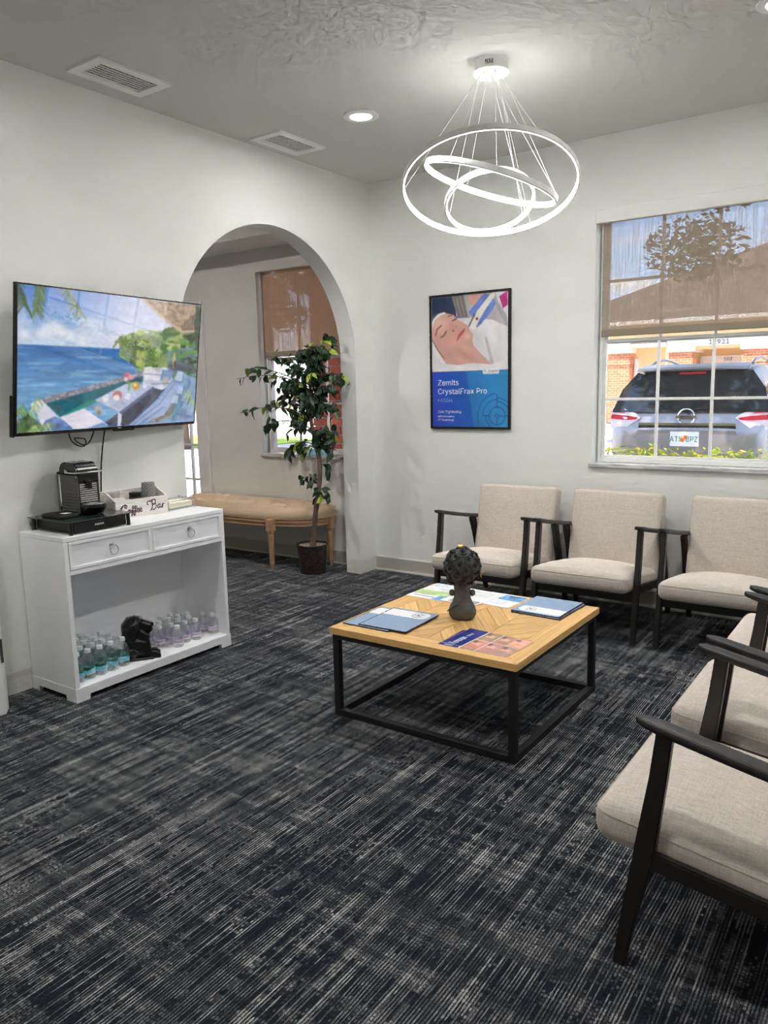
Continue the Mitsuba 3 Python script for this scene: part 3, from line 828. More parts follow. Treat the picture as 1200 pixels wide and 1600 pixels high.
# ------------------------------------------------------------------ flat prints: colours computed per point of a flat sheet
class Print:
    def __init__(self, nu, nv, aspect, base):
        self.nu, self.nv, self.asp = nu, nv, aspect
        u, v = np.meshgrid(np.linspace(0, 1, nu), np.linspace(0, 1, nv))
        self.u, self.v = u.ravel(), v.ravel()
        self.c = np.tile(V(base, float), (len(self.u), 1))

    def n(self, s, seed=0, sv=None, o=3):
        return meshkit.fbm(np.stack([self.u * s, self.v * (sv or s), self.u * 0 + seed], -1), o, seed)

    def lay(self, m, col):
        m = np.clip(np.asarray(m, float), 0, 1)[:, None]
        self.c = self.c * (1 - m) + V(col, float) * m

    def poly(self, pts, col, a=1.0, tex=0.0, s=30, seed=1, wob=0.0):
        u, v = self.u, self.v
        if wob: u, v = u + wob * (self.n(14, seed + 5) - 0.5), v + wob * (self.n(14, seed + 9) - 0.5)
        m = shapely.contains_xy(sg.Polygon(pts).buffer(0), u, v).astype(float) * a
        k = V(col, float)[None] * (1 + tex * (self.n(s, seed) - 0.5)[:, None] * 2)
        self.c = self.c * (1 - m[:, None]) + k * m[:, None]

    def blob(self, cu, cv, ru, rv, col, a=1.0, soft=0.25, ang=0.0):
        du, dv = self.u - cu, (self.v - cv)
        ca, s_ = math.cos(ang), math.sin(ang)
        x, y = (du * ca + dv / self.asp * s_) / ru, (-du * s_ + dv / self.asp * ca) / rv
        self.lay(a * np.clip((1 - np.hypot(x, y)) / soft, 0, 1), col)

    def line(self, pts, w, col, a=1.0):
        q = [(x, y / self.asp) for x, y in pts]
        x, y = self.u, self.v / self.asp; qa = V(q); g = 1.6 * w
        i = np.nonzero((x > qa[:, 0].min() - g) & (x < qa[:, 0].max() + g) & (y > qa[:, 1].min() - g) & (y < qa[:, 1].max() + g))[0]
        if len(i) == 0: return
        d = np.full(len(i), 9.0)
        for (ax, ay), (bx, by) in zip(qa[:-1], qa[1:]):
            dx, dy = bx - ax, by - ay
            t = np.clip(((x[i] - ax) * dx + (y[i] - ay) * dy) / max(dx * dx + dy * dy, 1e-12), 0, 1)
            d = np.minimum(d, np.hypot(x[i] - ax - t * dx, y[i] - ay - t * dy))
        k = (a * np.clip(1.5 - d / w, 0, 1))[:, None]
        self.c[i] = self.c[i] * (1 - k) + V(col, float) * k

    def soften(self, r):
        from scipy.ndimage import gaussian_filter
        q = self.c.reshape(self.nv, self.nu, 3)
        self.c = np.stack([gaussian_filter(q[..., k], r) for k in range(3)], -1).reshape(-1, 3)

    def sheet(self, o, ax, ay):
        """o: top left corner; ax, ay: the vectors of the print's width and height."""
        m, _ = grid(self.nu, self.nv, lambda u, v: V(o) + u[:, None] * V(ax) + v[:, None] * V(ay))
        m.faces = m.faces[:, ::-1]
        return m, lin(np.clip(self.c, 0, 255))


# asp = width / height, so that v / asp is in units of the width
# ------------------------------------------------------------------ television
P = Print(320, 190, 1.0 / 0.572 * 0.572 ** 0, (120, 160, 220))
P.asp = 1.73
u, v = P.u, P.v
sky = V([62, 118, 205])[None] * (1 - np.clip(v / 0.4, 0, 1))[:, None] + V([168, 190, 222])[None] * np.clip(v / 0.4, 0, 1)[:, None]
sky = sky + (V([225, 222, 238]) - sky) * (0.75 * np.clip((u - 0.2) / 0.35, 0, 1))[:, None]
P.c = sky
cl = P.n(9, 3, 14, 4)
P.lay(np.clip((cl - 0.50 + 0.25 * np.exp(-((v - 0.31) / 0.05) ** 2) - 0.9 * np.abs(v - 0.29)) * 6, 0, 0.35) * (u < 0.55), (226, 228, 238))
for cu, cv, r in ((0.16, 0.27, 0.05), (0.12, 0.30, 0.045), (0.20, 0.29, 0.045), (0.03, 0.33, 0.03), (0.24, 0.32, 0.035), (0.30, 0.345, 0.04)):
    P.blob(cu, cv, r, r * 0.9, (233, 233, 240), 0.75, 0.8)
sea = v > 0.395
s = np.clip((v - 0.395) / 0.36, 0, 1)
c = V([30, 96, 172])[None] * (1 - s)[:, None] + V([96, 158, 206])[None] * s[:, None]
c = c * (1 + 0.30 * (P.n(6, 2, 60) - 0.5))[:, None] + V([70, 55, 40])[None] * np.clip((P.n(7, 8, 70, 4) - 0.6) * 4, 0, 1)[:, None]
P.c = np.where(sea[:, None], c, P.c)
for q in ((0.44, 0.62, 0.53, 0.615), (0.36, 0.655, 0.50, 0.645), (0.25, 0.60, 0.36, 0.60), (0.05, 0.52, 0.20, 0.515), (0.28, 0.47, 0.46, 0.465)): P.line([(q[0], q[1]), (q[2], q[3])], 0.005, (150, 196, 222), 0.45)
# cliff and trees
P.poly([(0.495, 0.30), (0.58, 0.27), (0.66, 0.30), (0.80, 0.20), (1, 0.2), (1, 0.75), (0.78, 0.62), (0.66, 0.58), (0.56, 0.50), (0.50, 0.46)], (120, 150, 80), 1, 0.5, 22, 4, 0.03)
P.poly([(0.50, 0.32), (0.66, 0.32), (0.70, 0.50), (0.60, 0.53), (0.51, 0.45)], (98, 118, 92), 0.85, 0.6, 30, 6, 0.04)
g = P.n(16, 31, 26, 4)
tree = (u > 0.60) & (v > 0.24) & (v < 0.60)
P.lay(np.clip((g - 0.48) * 7, 0, 1) * tree * np.clip((0.60 - v) / 0.05, 0, 1), (172, 190, 98))
P.lay(np.clip((P.n(22, 12, 34, 4) - 0.53) * 8, 0, 1) * tree, (62, 112, 44))
P.poly([(0.80, 0.40), (0.86, 0.36), (1, 0.30), (1, 0.72), (0.9, 0.66), (0.82, 0.60)], (88, 120, 150), 0.7, 0.4, 30, 3, 0.05)
P.lay(np.clip((P.n(18, 44, 30, 4) - 0.52) * 8, 0, 1) * (u > 0.80) * (v > 0.3) * (v < 0.72), (84, 150, 44))
P.lay(np.clip((P.n(20, 71, 34, 4) - 0.56) * 8, 0, 1) * (u > 0.88) * (v < 0.72), (34, 62, 30))
for x0_, y0_ in ((0.525, 0.36), (0.66, 0.33)):
    for t in np.linspace(-2.9, 0.3, 9):
        P.line([(x0_, y0_), (x0_ + 0.035 * math.cos(t), y0_ + 0.06 * math.sin(t)), (x0_ + 0.06 * math.cos(t), y0_ + 0.10 * math.sin(t) + 0.05)], 0.004, (96, 128, 52), 0.8)
# thatched roof
P.poly([(0.62, 0.0), (1.0, 0.0), (1.0, 0.20), (0.985, 0.215), (0.885, 0.235), (0.75, 0.13)], (168, 138, 112), 1, 0.35, 60, 3)
P.poly([(0.885, 0.235), (0.87, 0.19), (0.97, 0.06), (1, 0.05), (1, 0.215)], (112, 88, 68), 0.9, 0.4, 60, 3)
for i in range(7): P.line([(0.90 + 0.015 * i, 0.06 + 0.0 * i), (0.885 + 0.018 * i, 0.20)], 0.0025, (205, 186, 160), 0.5)
P.line([(0.62, 0.0), (0.75, 0.13), (0.885, 0.235), (1.0, 0.215)], 0.007, (206, 176, 150), 0.9)
P.poly([(0.97, 0.0), (1, 0.0), (1, 0.45), (0.965, 0.3)], (40, 66, 36), 0.8, 0.5, 40, 2, 0.03)
# pool, its stone edge
P.poly([(0.105, 0.765), (0.655, 0.565), (0.655, 0.60), (0.11, 0.81)], (132, 130, 146), 1, 0.5, 90, 2)
P.poly([(0.13, 0.80), (0.655, 0.60), (0.65, 0.655), (0.58, 0.655), (0.39, 0.79), (0.30, 0.85), (0.20, 0.90)], (16, 92, 108), 1, 0.3, 12, 8)
P.poly([(0.20, 0.90), (0.33, 0.80), (0.44, 0.76), (0.39, 0.80), (0.30, 0.86)], (40, 148, 132), 0.9, 0.3, 20, 4)
# deck, table, sofas
P.poly([(0.40, 1), (0.52, 0.88), (0.71, 0.68), (0.80, 0.72), (0.58, 1)], (66, 72, 96), 1, 0.35, 24, 5)
for i in range(6): P.line([(0.47 + 0.025 * i, 1.0), (0.66 + 0.022 * i, 0.74)], 0.002, (110, 116, 140), 0.6)
P.poly([(0.65, 0.53), (0.82, 0.535), (0.84, 0.66), (0.77, 0.72), (0.645, 0.67)], (196, 200, 222), 1, 0.2, 20, 6)
P.poly([(0.66, 0.53), (0.70, 0.525), (0.70, 0.63), (0.655, 0.63)], (226, 220, 224), 1, 0.1, 20, 2)
P.poly([(0.705, 0.545), (0.755, 0.54), (0.75, 0.64), (0.71, 0.635)], (222, 214, 220), 1, 0.15, 20, 3)
P.poly([(0.765, 0.55), (0.84, 0.555), (0.825, 0.645), (0.755, 0.64)], (104, 140, 184), 1, 0.15, 20, 3)
P.blob(0.79, 0.645, 0.03, 0.028, (178, 168, 164), 0.9, 0.4)
P.line([(0.82, 0.52), (0.97, 0.54)], 0.02, (74, 82, 100))
P.poly([(0.57, 1), (0.74, 0.80), (0.84, 0.62), (0.88, 0.56), (0.95, 0.60), (1, 0.62), (1, 1)], (128, 158, 205), 1, 0.28, 10, 9)
P.poly([(0.575, 1), (0.75, 0.82), (0.845, 0.64), (0.855, 0.78), (0.80, 0.93), (0.68, 0.985)], (150, 172, 214), 1, 0.15, 12, 9)
P.poly([(0.69, 0.975), (0.79, 0.93), (0.86, 0.80), (0.88, 0.74), (0.87, 0.86), (0.83, 0.95), (0.74, 0.995)], (132, 124, 104), 0.85, 0.4, 40, 9)
P.poly([(0.84, 1), (0.85, 0.88), (0.92, 0.66), (0.97, 0.64), (0.93, 0.80), (0.88, 0.99)], (86, 134, 168), 0.9, 0.4, 14, 5)
P.poly([(0.89, 1), (0.90, 0.90), (0.97, 0.80), (1, 0.86), (1, 1)], (120, 150, 200), 1, 0.3, 12, 2)
P.poly([(0.375, 0.785), (0.56, 0.655), (0.715, 0.685), (0.515, 0.885)], (176, 186, 216), 1, 0.12, 16, 5)
P.poly([(0.515, 0.885), (0.715, 0.685), (0.715, 0.71), (0.525, 0.915)], (84, 100, 142), 1)
P.poly([(0.505, 0.88), (0.53, 0.91), (0.525, 1), (0.505, 1)], (200, 206, 228), 1)
P.poly([(0.68, 0.72), (0.70, 0.715), (0.70, 0.80), (0.68, 0.80)], (70, 80, 110), 1)
for cu, cv, r, col in ((0.555, 0.60, 0.022, (206, 96, 116)), (0.575, 0.615, 0.018, (226, 150, 166)), (0.545, 0.63, 0.015, (232, 190, 190)), (0.56, 0.655, 0.014, (92, 140, 70)), (0.605, 0.68, 0.028, (196, 150, 60)), (0.60, 0.675, 0.012, (240, 214, 70)),
                       (0.50, 0.755, 0.03, (206, 90, 82)), (0.495, 0.775, 0.022, (224, 224, 226)), (0.435, 0.775, 0.022, (232, 232, 240)), (0.56, 0.765, 0.02, (232, 234, 244)), (0.66, 0.685, 0.016, (226, 230, 244)), (0.395, 0.855, 0.024, (176, 168, 164)), (0.40, 0.885, 0.015, (150, 130, 100))):
    P.blob(cu, cv, r, r * 0.8, col, 1, 0.3)
P.poly([(0.56, 0.66), (0.575, 0.66), (0.572, 0.72), (0.558, 0.72)], (120, 168, 110), 0.9)
# seams, cushions and shade of the sofas
for q in (((0.60, 0.99), (0.76, 0.83), (0.85, 0.66)), ((0.63, 1.0), (0.79, 0.86)), ((0.655, 0.585), (0.82, 0.60)), ((0.70, 0.67), (0.83, 0.66))): P.line(list(q), 0.0028, (92, 118, 168), 0.8)
for x_, y_, a_, c_ in ((0.885, 0.60, 0.05, (176, 198, 226)), (0.93, 0.655, 0.045, (108, 150, 192)), (0.895, 0.72, 0.04, (168, 190, 222)), (0.865, 0.80, 0.04, (182, 202, 230)), (0.935, 0.78, 0.05, (132, 166, 206)), (0.975, 0.90, 0.05, (150, 178, 216))):
    P.poly([(x_ - a_ * 0.7, y_ + a_ * 0.9), (x_ - a_ * 0.35, y_ - a_ * 0.9), (x_ + a_ * 0.5, y_ - a_ * 0.6), (x_ + a_ * 0.35, y_ + a_ * 1.1)], c_, 0.9, 0.12, 30, 4)
    P.line([(x_ - a_ * 0.7, y_ + a_ * 0.9), (x_ + a_ * 0.35, y_ + a_ * 1.1), (x_ + a_ * 0.5, y_ - a_ * 0.6)], 0.0025, (70, 92, 136), 0.8)
for i in range(14): P.line([(0.83 + 0.012 * i, 0.505 + 0.003 * i), (0.83 + 0.012 * i, 0.545 + 0.003 * i)], 0.0016, (40, 46, 62), 0.8)
for q in (((0.38, 0.79), (0.515, 0.89)), ((0.47, 0.72), (0.61, 0.79)), ((0.42, 0.755), (0.565, 0.835))): P.line(list(q), 0.0016, (140, 150, 188), 0.7)
P.poly([(0.53, 0.90), (0.69, 0.74), (0.705, 0.80), (0.60, 0.96), (0.53, 1.0)], (44, 50, 70), 0.7, 0.3, 30, 2)
for cu, cv in ((0.70, 0.46), (0.74, 0.50), (0.78, 0.46), (0.68, 0.40), (0.84, 0.44)): P.blob(cu, cv, 0.04, 0.05, (64, 104, 40), 0.55, 0.9)
P.blob(0.84, 0.47, 0.014, 0.045, (196, 170, 140), 0.9, 0.4); P.blob(0.845, 0.50, 0.012, 0.02, (70, 50, 40), 0.9, 0.5)
# day bed and towel, lower left
P.poly([(0.06, 0.80), (0.11, 0.77), (0.24, 0.98), (0.24, 1), (0.13, 1)], (206, 206, 222), 1, 0.12, 10, 3)
P.poly([(0.20, 0.905), (0.32, 0.845), (0.455, 0.985), (0.40, 1), (0.26, 1)], (222, 216, 232), 1, 0.06, 10, 2)
P.poly([(0.10, 1), (0.13, 0.92), (0.175, 0.895), (0.22, 0.93), (0.27, 1)], (84, 122, 184), 1, 0.3, 26, 4)
P.poly([(0.33, 1), (0.42, 0.96), (0.46, 0.99), (0.44, 1)], (120, 150, 205), 1)
# palm fronds
r_ = np.random.default_rng(3)


def frond(u0, v0, u1, v1, n, ln, col):
    for i in range(n):
        s = i / n
        a, b = u0 + (u1 - u0) * s, v0 + (v1 - v0) * s
        for sd_ in (-1, 1):
            P.line([(a, b), (a + sd_ * ln * (0.5 + 0.3 * r_.random()), b + ln * (1.2 + 0.9 * r_.random()))], 0.0022, V(col) * (0.7 + 0.6 * r_.random()), 0.85)


frond(-0.02, -0.10, 0.03, 0.14, 22, 0.05, (58, 86, 40)); frond(0.10, -0.06, 0.085, 0.18, 22, 0.035, (92, 118, 52)); frond(0.20, -0.06, 0.30, 0.16, 26, 0.035, (120, 140, 96))
frond(0.02, 0.98, 0.10, 0.74, 18, 0.035, (150, 180, 92)); frond(0.0, 0.85, 0.03, 0.80, 10, 0.05, (104, 146, 60))
P.poly([(0, 0.92), (0.05, 0.86), (0.12, 0.98), (0.13, 1), (0, 1)], (62, 88, 40), 0.8, 0.6, 40, 8, 0.03)
frond(0.16, 0.94, 0.06, 0.96, 10, 0.03, (170, 200, 100))
frond(0.98, 0.82, 0.94, 0.70, 12, 0.035, (150, 180, 110))
TVc, TVy, TVt, TW, TH = V([0.152, -2.270, 1.481]), 0.114, -0.156, 1.096, 0.632
tn = V([math.cos(TVy) * math.cos(TVt), math.sin(TVy) * math.cos(TVt), math.sin(TVt)])
tr = V([-math.sin(TVy), math.cos(TVy), 0]); tu = np.cross(tn, tr)
bz, bzb = 0.006, 0.014
o = TVc - tr * (TW / 2 - bz) + tu * (TH / 2 - bz) + tn * 0.0012
P.c = P.c * (1 + 0.14 * (P.n(70, 77, 60, 2) - 0.5) + 0.04 * (P.n(26, 78, 20, 2) - 0.5))[:, None]
P.soften(0.8)
gry = P.c.mean(1, keepdims=True); P.c = P.c * 0.80 + gry * 0.16 + 4
m, col = P.sheet(o, tr * (TW - 2 * bz), -tu * (TH - bz - bzb))
scene['television__screen'] = {**mikit.ply(m, 'mat_screen', False, color=col * TV_L), 'emitter': {'type': 'area', 'radiance': {'type': 'mesh_attribute', 'name': 'vertex_color'}}}
scene['mat_screen'] = {'type': 'plastic', 'int_ior': 1.75, 'diffuse_reflectance': {'type': 'rgb', 'value': [0.008, 0.008, 0.009]}}
labels['television__screen'] = {'label': 'picture of a seaside villa terrace with pool and sofas'}


def on_tv(mesh): return place2d(mesh, TVc, tr, tu, tn)


add('television__casing', on_tv(B(-TW / 2, TW / 2, -TH / 2, TH / 2, -0.022, -0.0005, 0.003)), 'mat_black_matte')
fr = sg.box(-TW / 2, -TH / 2, TW / 2, TH / 2).difference(sg.box(-TW / 2 + bz, -TH / 2 + bzb, TW / 2 - bz, TH / 2 - bz))
add('television__bezel', on_tv(mv(extr(fr, 0.0025), 0, 0, -0.0008)), 'mat_black_gloss')
add('television__rear_housing', on_tv(B(-TW * 0.38, TW * 0.38, -TH * 0.42, TH * 0.10, -0.038, -0.021, 0.006)), 'mat_black_matte')
add('television__sensor', on_tv(B(-0.01, 0.12, -TH / 2 - 0.010, -TH / 2 + 0.001, -0.014, -0.002, 0.002)), 'mat_black_matte')
add('television__side_port_cover', on_tv(B(-TW / 2 - 0.008, -TW / 2 + 0.004, -TH / 2 - 0.006, -TH / 2 + 0.17, -0.03, -0.006, 0.003)), 'mat_black_matte')
add('television__logo', on_tv(B(0.008, 0.032, -TH / 2 + 0.005, -TH / 2 + 0.009, 0.0017, 0.0022)), 'mat_chrome')
add('television__wall_mount', cat(B(0.0, 0.02, TVc[1] - 0.20, TVc[1] + 0.20, TVc[2] - 0.16, TVc[2] + 0.10, 0.002),
    hull([(0.018, TVc[1] + a, TVc[2] + b) for a in (-0.03, 0.03) for b in (-0.12, 0.02)] + [tuple(TVc - tn * 0.036 + tr * a + tu * b) for a in (-0.03, 0.03) for b in (-0.12, 0.02)])), 'mat_black_metal')
tag('television', 'wall mounted flat television showing a seaside terrace, tilted above the credenza', 'television')


def spline(pts, n=60):
    from scipy.interpolate import CubicSpline
    p = V(pts, float); t = np.r_[0, np.cumsum(np.linalg.norm(np.diff(p, axis=0), axis=1))]
    return CubicSpline(t, p)(np.linspace(0, t[-1], n))


prin('mat_cord', L(20, 20, 21), 0.5, 0.4)
add('black_cable', tube(spline([(0.055, -2.50, 1.185), (0.05, -2.49, 1.14), (0.035, -2.45, 1.105), (0.035, -2.405, 1.10), (0.035, -2.40, 1.125), (0.035, -2.43, 1.135), (0.04, -2.46, 1.135), (0.035, -2.43, 1.108), (0.035, -2.392, 1.105), (0.04, -2.372, 1.13), (0.06, -2.36, 1.185)]), 0.0032, 8), 'mat_cord', 40, label='looped black cable hanging just under the television', cat_='cable')
add('black_cable', tube(spline([(0.05, -2.295, 1.19), (0.025, -2.30, 1.10), (0.012, -2.315, 0.95), (0.010, -2.325, 0.80), (0.010, -2.33, 0.739)]), 0.0034, 8), 'mat_cord', 40, label='straight black power cord running from the television down behind the coffee machine', cat_='cable')

# ------------------------------------------------------------------ poster
P = Print(170, 256, 0.592 / 0.882, (214, 212, 216))
u, v = P.u, P.v
P.poly([(0, 0), (0.30, 0), (0.34, 0.16), (0.10, 0.14), (0, 0.22)], (44, 52, 78), 1, 0.25, 12, 2)
P.poly([(0.27, 0), (0.48, 0), (0.55, 0.17), (0.36, 0.17)], (128, 122, 118), 1, 0.1, 10, 2)
for x in (0.31, 0.36, 0.41): P.line([(x, 0), (x + 0.06, 0.16)], 0.012, (96, 92, 92), 0.7)
P.poly([(0.43, 0), (1, 0), (1, 0.3), (0.5, 0.2)], (176, 172, 176), 1, 0.1, 9, 5)
P.poly([(0.50, 0.0), (0.72, 0.0), (0.66, 0.07), (0.56, 0.085), (0.49, 0.05)], (206, 156, 142), 1, 0.08, 12, 2)
P.poly([(0.84, 0), (1, 0), (1, 0.30), (0.86, 0.06)], (226, 224, 230), 1)
P.poly([(0.885, 0.035), (0.985, 0.0), (0.99, 0.10), (0.93, 0.125)], (176, 44, 118), 1, 0.2, 16, 2)
P.poly([(0.98, 0.18), (0.84, 0.04), (0.84, 0.10), (1, 0.28)], (150, 148, 158), 0.8)
# towels
P.poly([(0.36, 0.22), (0.52, 0.17), (0.80, 0.20), (1, 0.26), (1, 0.57), (0.78, 0.57), (0.72, 0.40), (0.60, 0.30)], (226, 224, 226), 1, 0.08, 9, 7)
P.poly([(0.70, 0.33), (0.73, 0.32), (0.84, 0.56), (0.79, 0.56)], (176, 172, 178), 0.7, 0.1)
P.poly([(0, 0.38), (0.05, 0.40), (0.20, 0.50), (0.34, 0.52), (0.55, 0.505), (0.80, 0.525), (1, 0.50), (1, 0.58), (0, 0.58)], (230, 228, 232), 1, 0.06, 8, 3)
# gloved hand with the wand
P.poly([(0.50, 0.13), (0.62, 0.05), (0.70, 0.0), (0.80, 0.03), (0.845, 0.08), (0.80, 0.13), (0.74, 0.17), (0.66, 0.225), (0.60, 0.25), (0.585, 0.22), (0.61, 0.18), (0.53, 0.155)], (96, 124, 190), 1, 0.18, 14, 4)
P.line([(0.66, 0.08), (0.75, 0.11), (0.70, 0.165)], 0.006, (62, 88, 160), 0.6)
P.poly([(0.80, 0.0), (0.835, 0.0), (0.83, 0.03), (0.70, 0.13), (0.64, 0.19), (0.575, 0.265), (0.51, 0.25), (0.56, 0.19), (0.60, 0.13), (0.72, 0.05)], (236, 230, 222), 1, 0.05, 10, 2)
P.line([(0.575, 0.15), (0.50, 0.235)], 0.006, (48, 48, 66))
P.blob(0.605, 0.185, 0.018, 0.018, (126, 52, 44))
# face and neck
P.poly([(0.0, 0.28), (0.02, 0.19), (0.10, 0.135), (0.20, 0.125), (0.30, 0.14), (0.36, 0.185), (0.40, 0.195), (0.49, 0.23), (0.505, 0.26), (0.555, 0.30), (0.545, 0.345), (0.56, 0.38), (0.68, 0.46), (0.80, 0.53), (0.56, 0.512), (0.36, 0.525), (0.20, 0.51), (0.10, 0.45), (0.03, 0.37)], (206, 160, 150), 1, 0.05, 7, 3)
P.blob(0.10, 0.20, 0.16, 0.13, (232, 190, 176), 0.7, 0.8); P.blob(0.30, 0.33, 0.16, 0.10, (222, 160, 148), 0.6, 0.8); P.blob(0.48, 0.31, 0.07, 0.06, (232, 184, 170), 0.7, 0.8)
P.blob(0.45, 0.45, 0.22, 0.07, (186, 134, 118), 0.7, 0.9, 0.5); P.blob(0.24, 0.44, 0.12, 0.07, (196, 146, 132), 0.6, 0.9)
P.line([(0.055, 0.29), (0.07, 0.245), (0.135, 0.215)], 0.009, (120, 78, 64), 0.85)
P.line([(0.125, 0.305), (0.165, 0.295), (0.20, 0.262)], 0.007, (96, 62, 56), 0.9)
P.line([(0.225, 0.15), (0.29, 0.14)], 0.007, (130, 90, 76), 0.8)
P.line([(0.285, 0.185), (0.325, 0.175), (0.35, 0.16)], 0.007, (84, 58, 54), 0.9)
P.poly([(0.23, 0.19), (0.28, 0.20), (0.34, 0.225), (0.345, 0.243), (0.31, 0.25), (0.29, 0.275), (0.265, 0.26)], (206, 150, 136), 0.9)
P.blob(0.295, 0.262, 0.018, 0.014, (128, 74, 68), 0.9, 0.6); P.blob(0.335, 0.232, 0.012, 0.008, (140, 84, 76), 0.8, 0.6)
P.poly([(0.335, 0.345), (0.35, 0.30), (0.385, 0.275), (0.41, 0.262), (0.45, 0.25), (0.44, 0.272), (0.415, 0.295), (0.37, 0.32)], (196, 96, 100), 1)
P.line([(0.34, 0.34), (0.385, 0.295), (0.445, 0.253)], 0.004, (134, 58, 62), 0.8)
# head band
P.poly([(0.0, 0.20), (0.02, 0.165), (0.09, 0.125), (0.17, 0.115), (0.20, 0.125), (0.12, 0.14), (0.05, 0.17), (0.012, 0.23), (0, 0.25)], (240, 238, 240), 1)
P.poly([(0, 0.34), (0.02, 0.35), (0.10, 0.43), (0.185, 0.505), (0.13, 0.50), (0.05, 0.44), (0, 0.42)], (240, 238, 242), 1)
P.line([(0.0, 0.315), (0.08, 0.40), (0.17, 0.47)], 0.006, (110, 84, 76), 0.7)
# blue field
bl = v > 0.572
c = V([42, 74, 176])[None] * (1 - u)[:, None] + V([46, 116, 186])[None] * u[:, None]
c = c * (1 + 0.16 * (P.n(4, 5) - 0.5))[:, None] + V([26, 2, 14])[None] * np.clip((0.35 - u) * 1.5 + (v - 0.8), 0, 1)[:, None]
edge = 0.46 + 0.10 * np.clip((v - 0.57) / 0.43, 0, 1)
c = c + V([6, 22, 6])[None] * (u > edge)[:, None]
P.c = np.where(bl[:, None], c, P.c)
cx, cy = 0.86, 0.915
for R, a0, a1 in ((0.25, 95, 200), (0.185, 92, 178), (0.10, 0, 360), (0.022, 0, 360), (0.145, 178, 262), (0.16, 20, 88), (0.20, 45, 88)):
    P.line([(cx + R * math.cos(math.radians(t)), cy - R * math.sin(math.radians(t)) * P.asp) for t in np.linspace(a0, a1, 40)], 0.0042, (32, 74, 140), 0.85)
for q in (((cx, 0.75), (cx, 0.845)), ((cx - 0.185, 0.912), (cx - 0.10, 0.912)), ((cx + 0.02, 0.915), (1.0, 0.915)), ((cx, 0.93), (cx, 0.985))): P.line(list(q), 0.0042, (32, 74, 140), 0.85)
P.lay((v < 0.574) * (v > 0.571), (30, 50, 110))
P.poly([(0.675, 0.555), (0.885, 0.555), (0.885, 0.585), (0.875, 0.597), (0.685, 0.597), (0.675, 0.585)], (236, 236, 238), 1)
P.soften(0.7)
PX0, PX1, PZ0, PZ1 = 0.498, 1.097, 1.055, 1.943
fb = 0.0135
o = V([PX0 + fb, -0.014, PZ1 - fb]); aw, ah = PX1 - PX0 - 2 * fb, PZ1 - PZ0 - 2 * fb
m, col = P.sheet(o, (aw, 0, 0), (0, 0, -ah))
scene['framed_poster__print'] = mikit.ply(m, 'mat_vcol_gloss', False, color=col)
labels['framed_poster__print'] = {'label': 'print of a face treatment over a blue field with white lettering'}
frp = sg.box(PX0, PZ0, PX1, PZ1).difference(sg.box(PX0 + fb, PZ0 + fb, PX1 - fb, PZ1 - fb))
add('framed_poster__frame', prism_xz(frp, -0.020, -0.001), 'mat_black_matte')
add('framed_poster__backing', B(PX0 + 0.004, PX1 - 0.004, -0.0125, -0.002, PZ0 + 0.004, PZ1 - 0.004), 'mat_black_matte')
prin('mat_letter_white', L(238, 240, 246), 0.5, 0.3)
prin('mat_letter_dim', L(150, 168, 220), 0.5, 0.3)
prin('mat_letter_dark', L(60, 60, 72), 0.5, 0.3)


def poster_text(s, uu, vv, h, mat, sx=1.0):
    t = text(s, h, 0.0006); t.apply_scale((sx, 1, 1))
    add('framed_poster__lettering', place2d(t, (o[0] + uu * aw, -0.0141, o[2] - vv * ah), X, Z, -Y), mat)


poster_text('Zemits', 0.075, 0.677, 0.037, 'mat_letter_white', 1.02)
poster_text('CrystalFrax Pro', 0.075, 0.745, 0.037, 'mat_letter_white', 1.02)
poster_text('FACIAL', 0.075, 0.806, 0.023, 'mat_letter_dim', 1.05)
poster_text('Skin Tightening', 0.075, 0.893, 0.0185, 'mat_letter_white', 0.98)
poster_text('with innovative', 0.075, 0.926, 0.013, 'mat_letter_white')
poster_text('RF Technology', 0.075, 0.953, 0.013, 'mat_letter_white')
poster_text('ZEMITS', 0.745, 0.586, 0.0125, 'mat_letter_dark', 1.1)
ic = [(0.70 + 0.011 * math.cos(t), 0.5755 + 0.011 * P.asp * math.sin(t)) for t in np.linspace(0, 2 * np.pi, 20)]
add('framed_poster__emblem', tube([(o[0] + a * aw, -0.0143, o[2] - b * ah) for a, b in ic[:-1]], 0.0012, 5, closed=True), 'mat_letter_dark')
tag('framed_poster', 'black framed poster of a face treatment above a blue lettered panel', 'poster')

# ------------------------------------------------------------------ things on the coffee table
prin('mat_folder', L(138, 164, 198), 0.45, 0.35)
prin('mat_folder_edge', L(52, 54, 66), 0.5, 0.35)


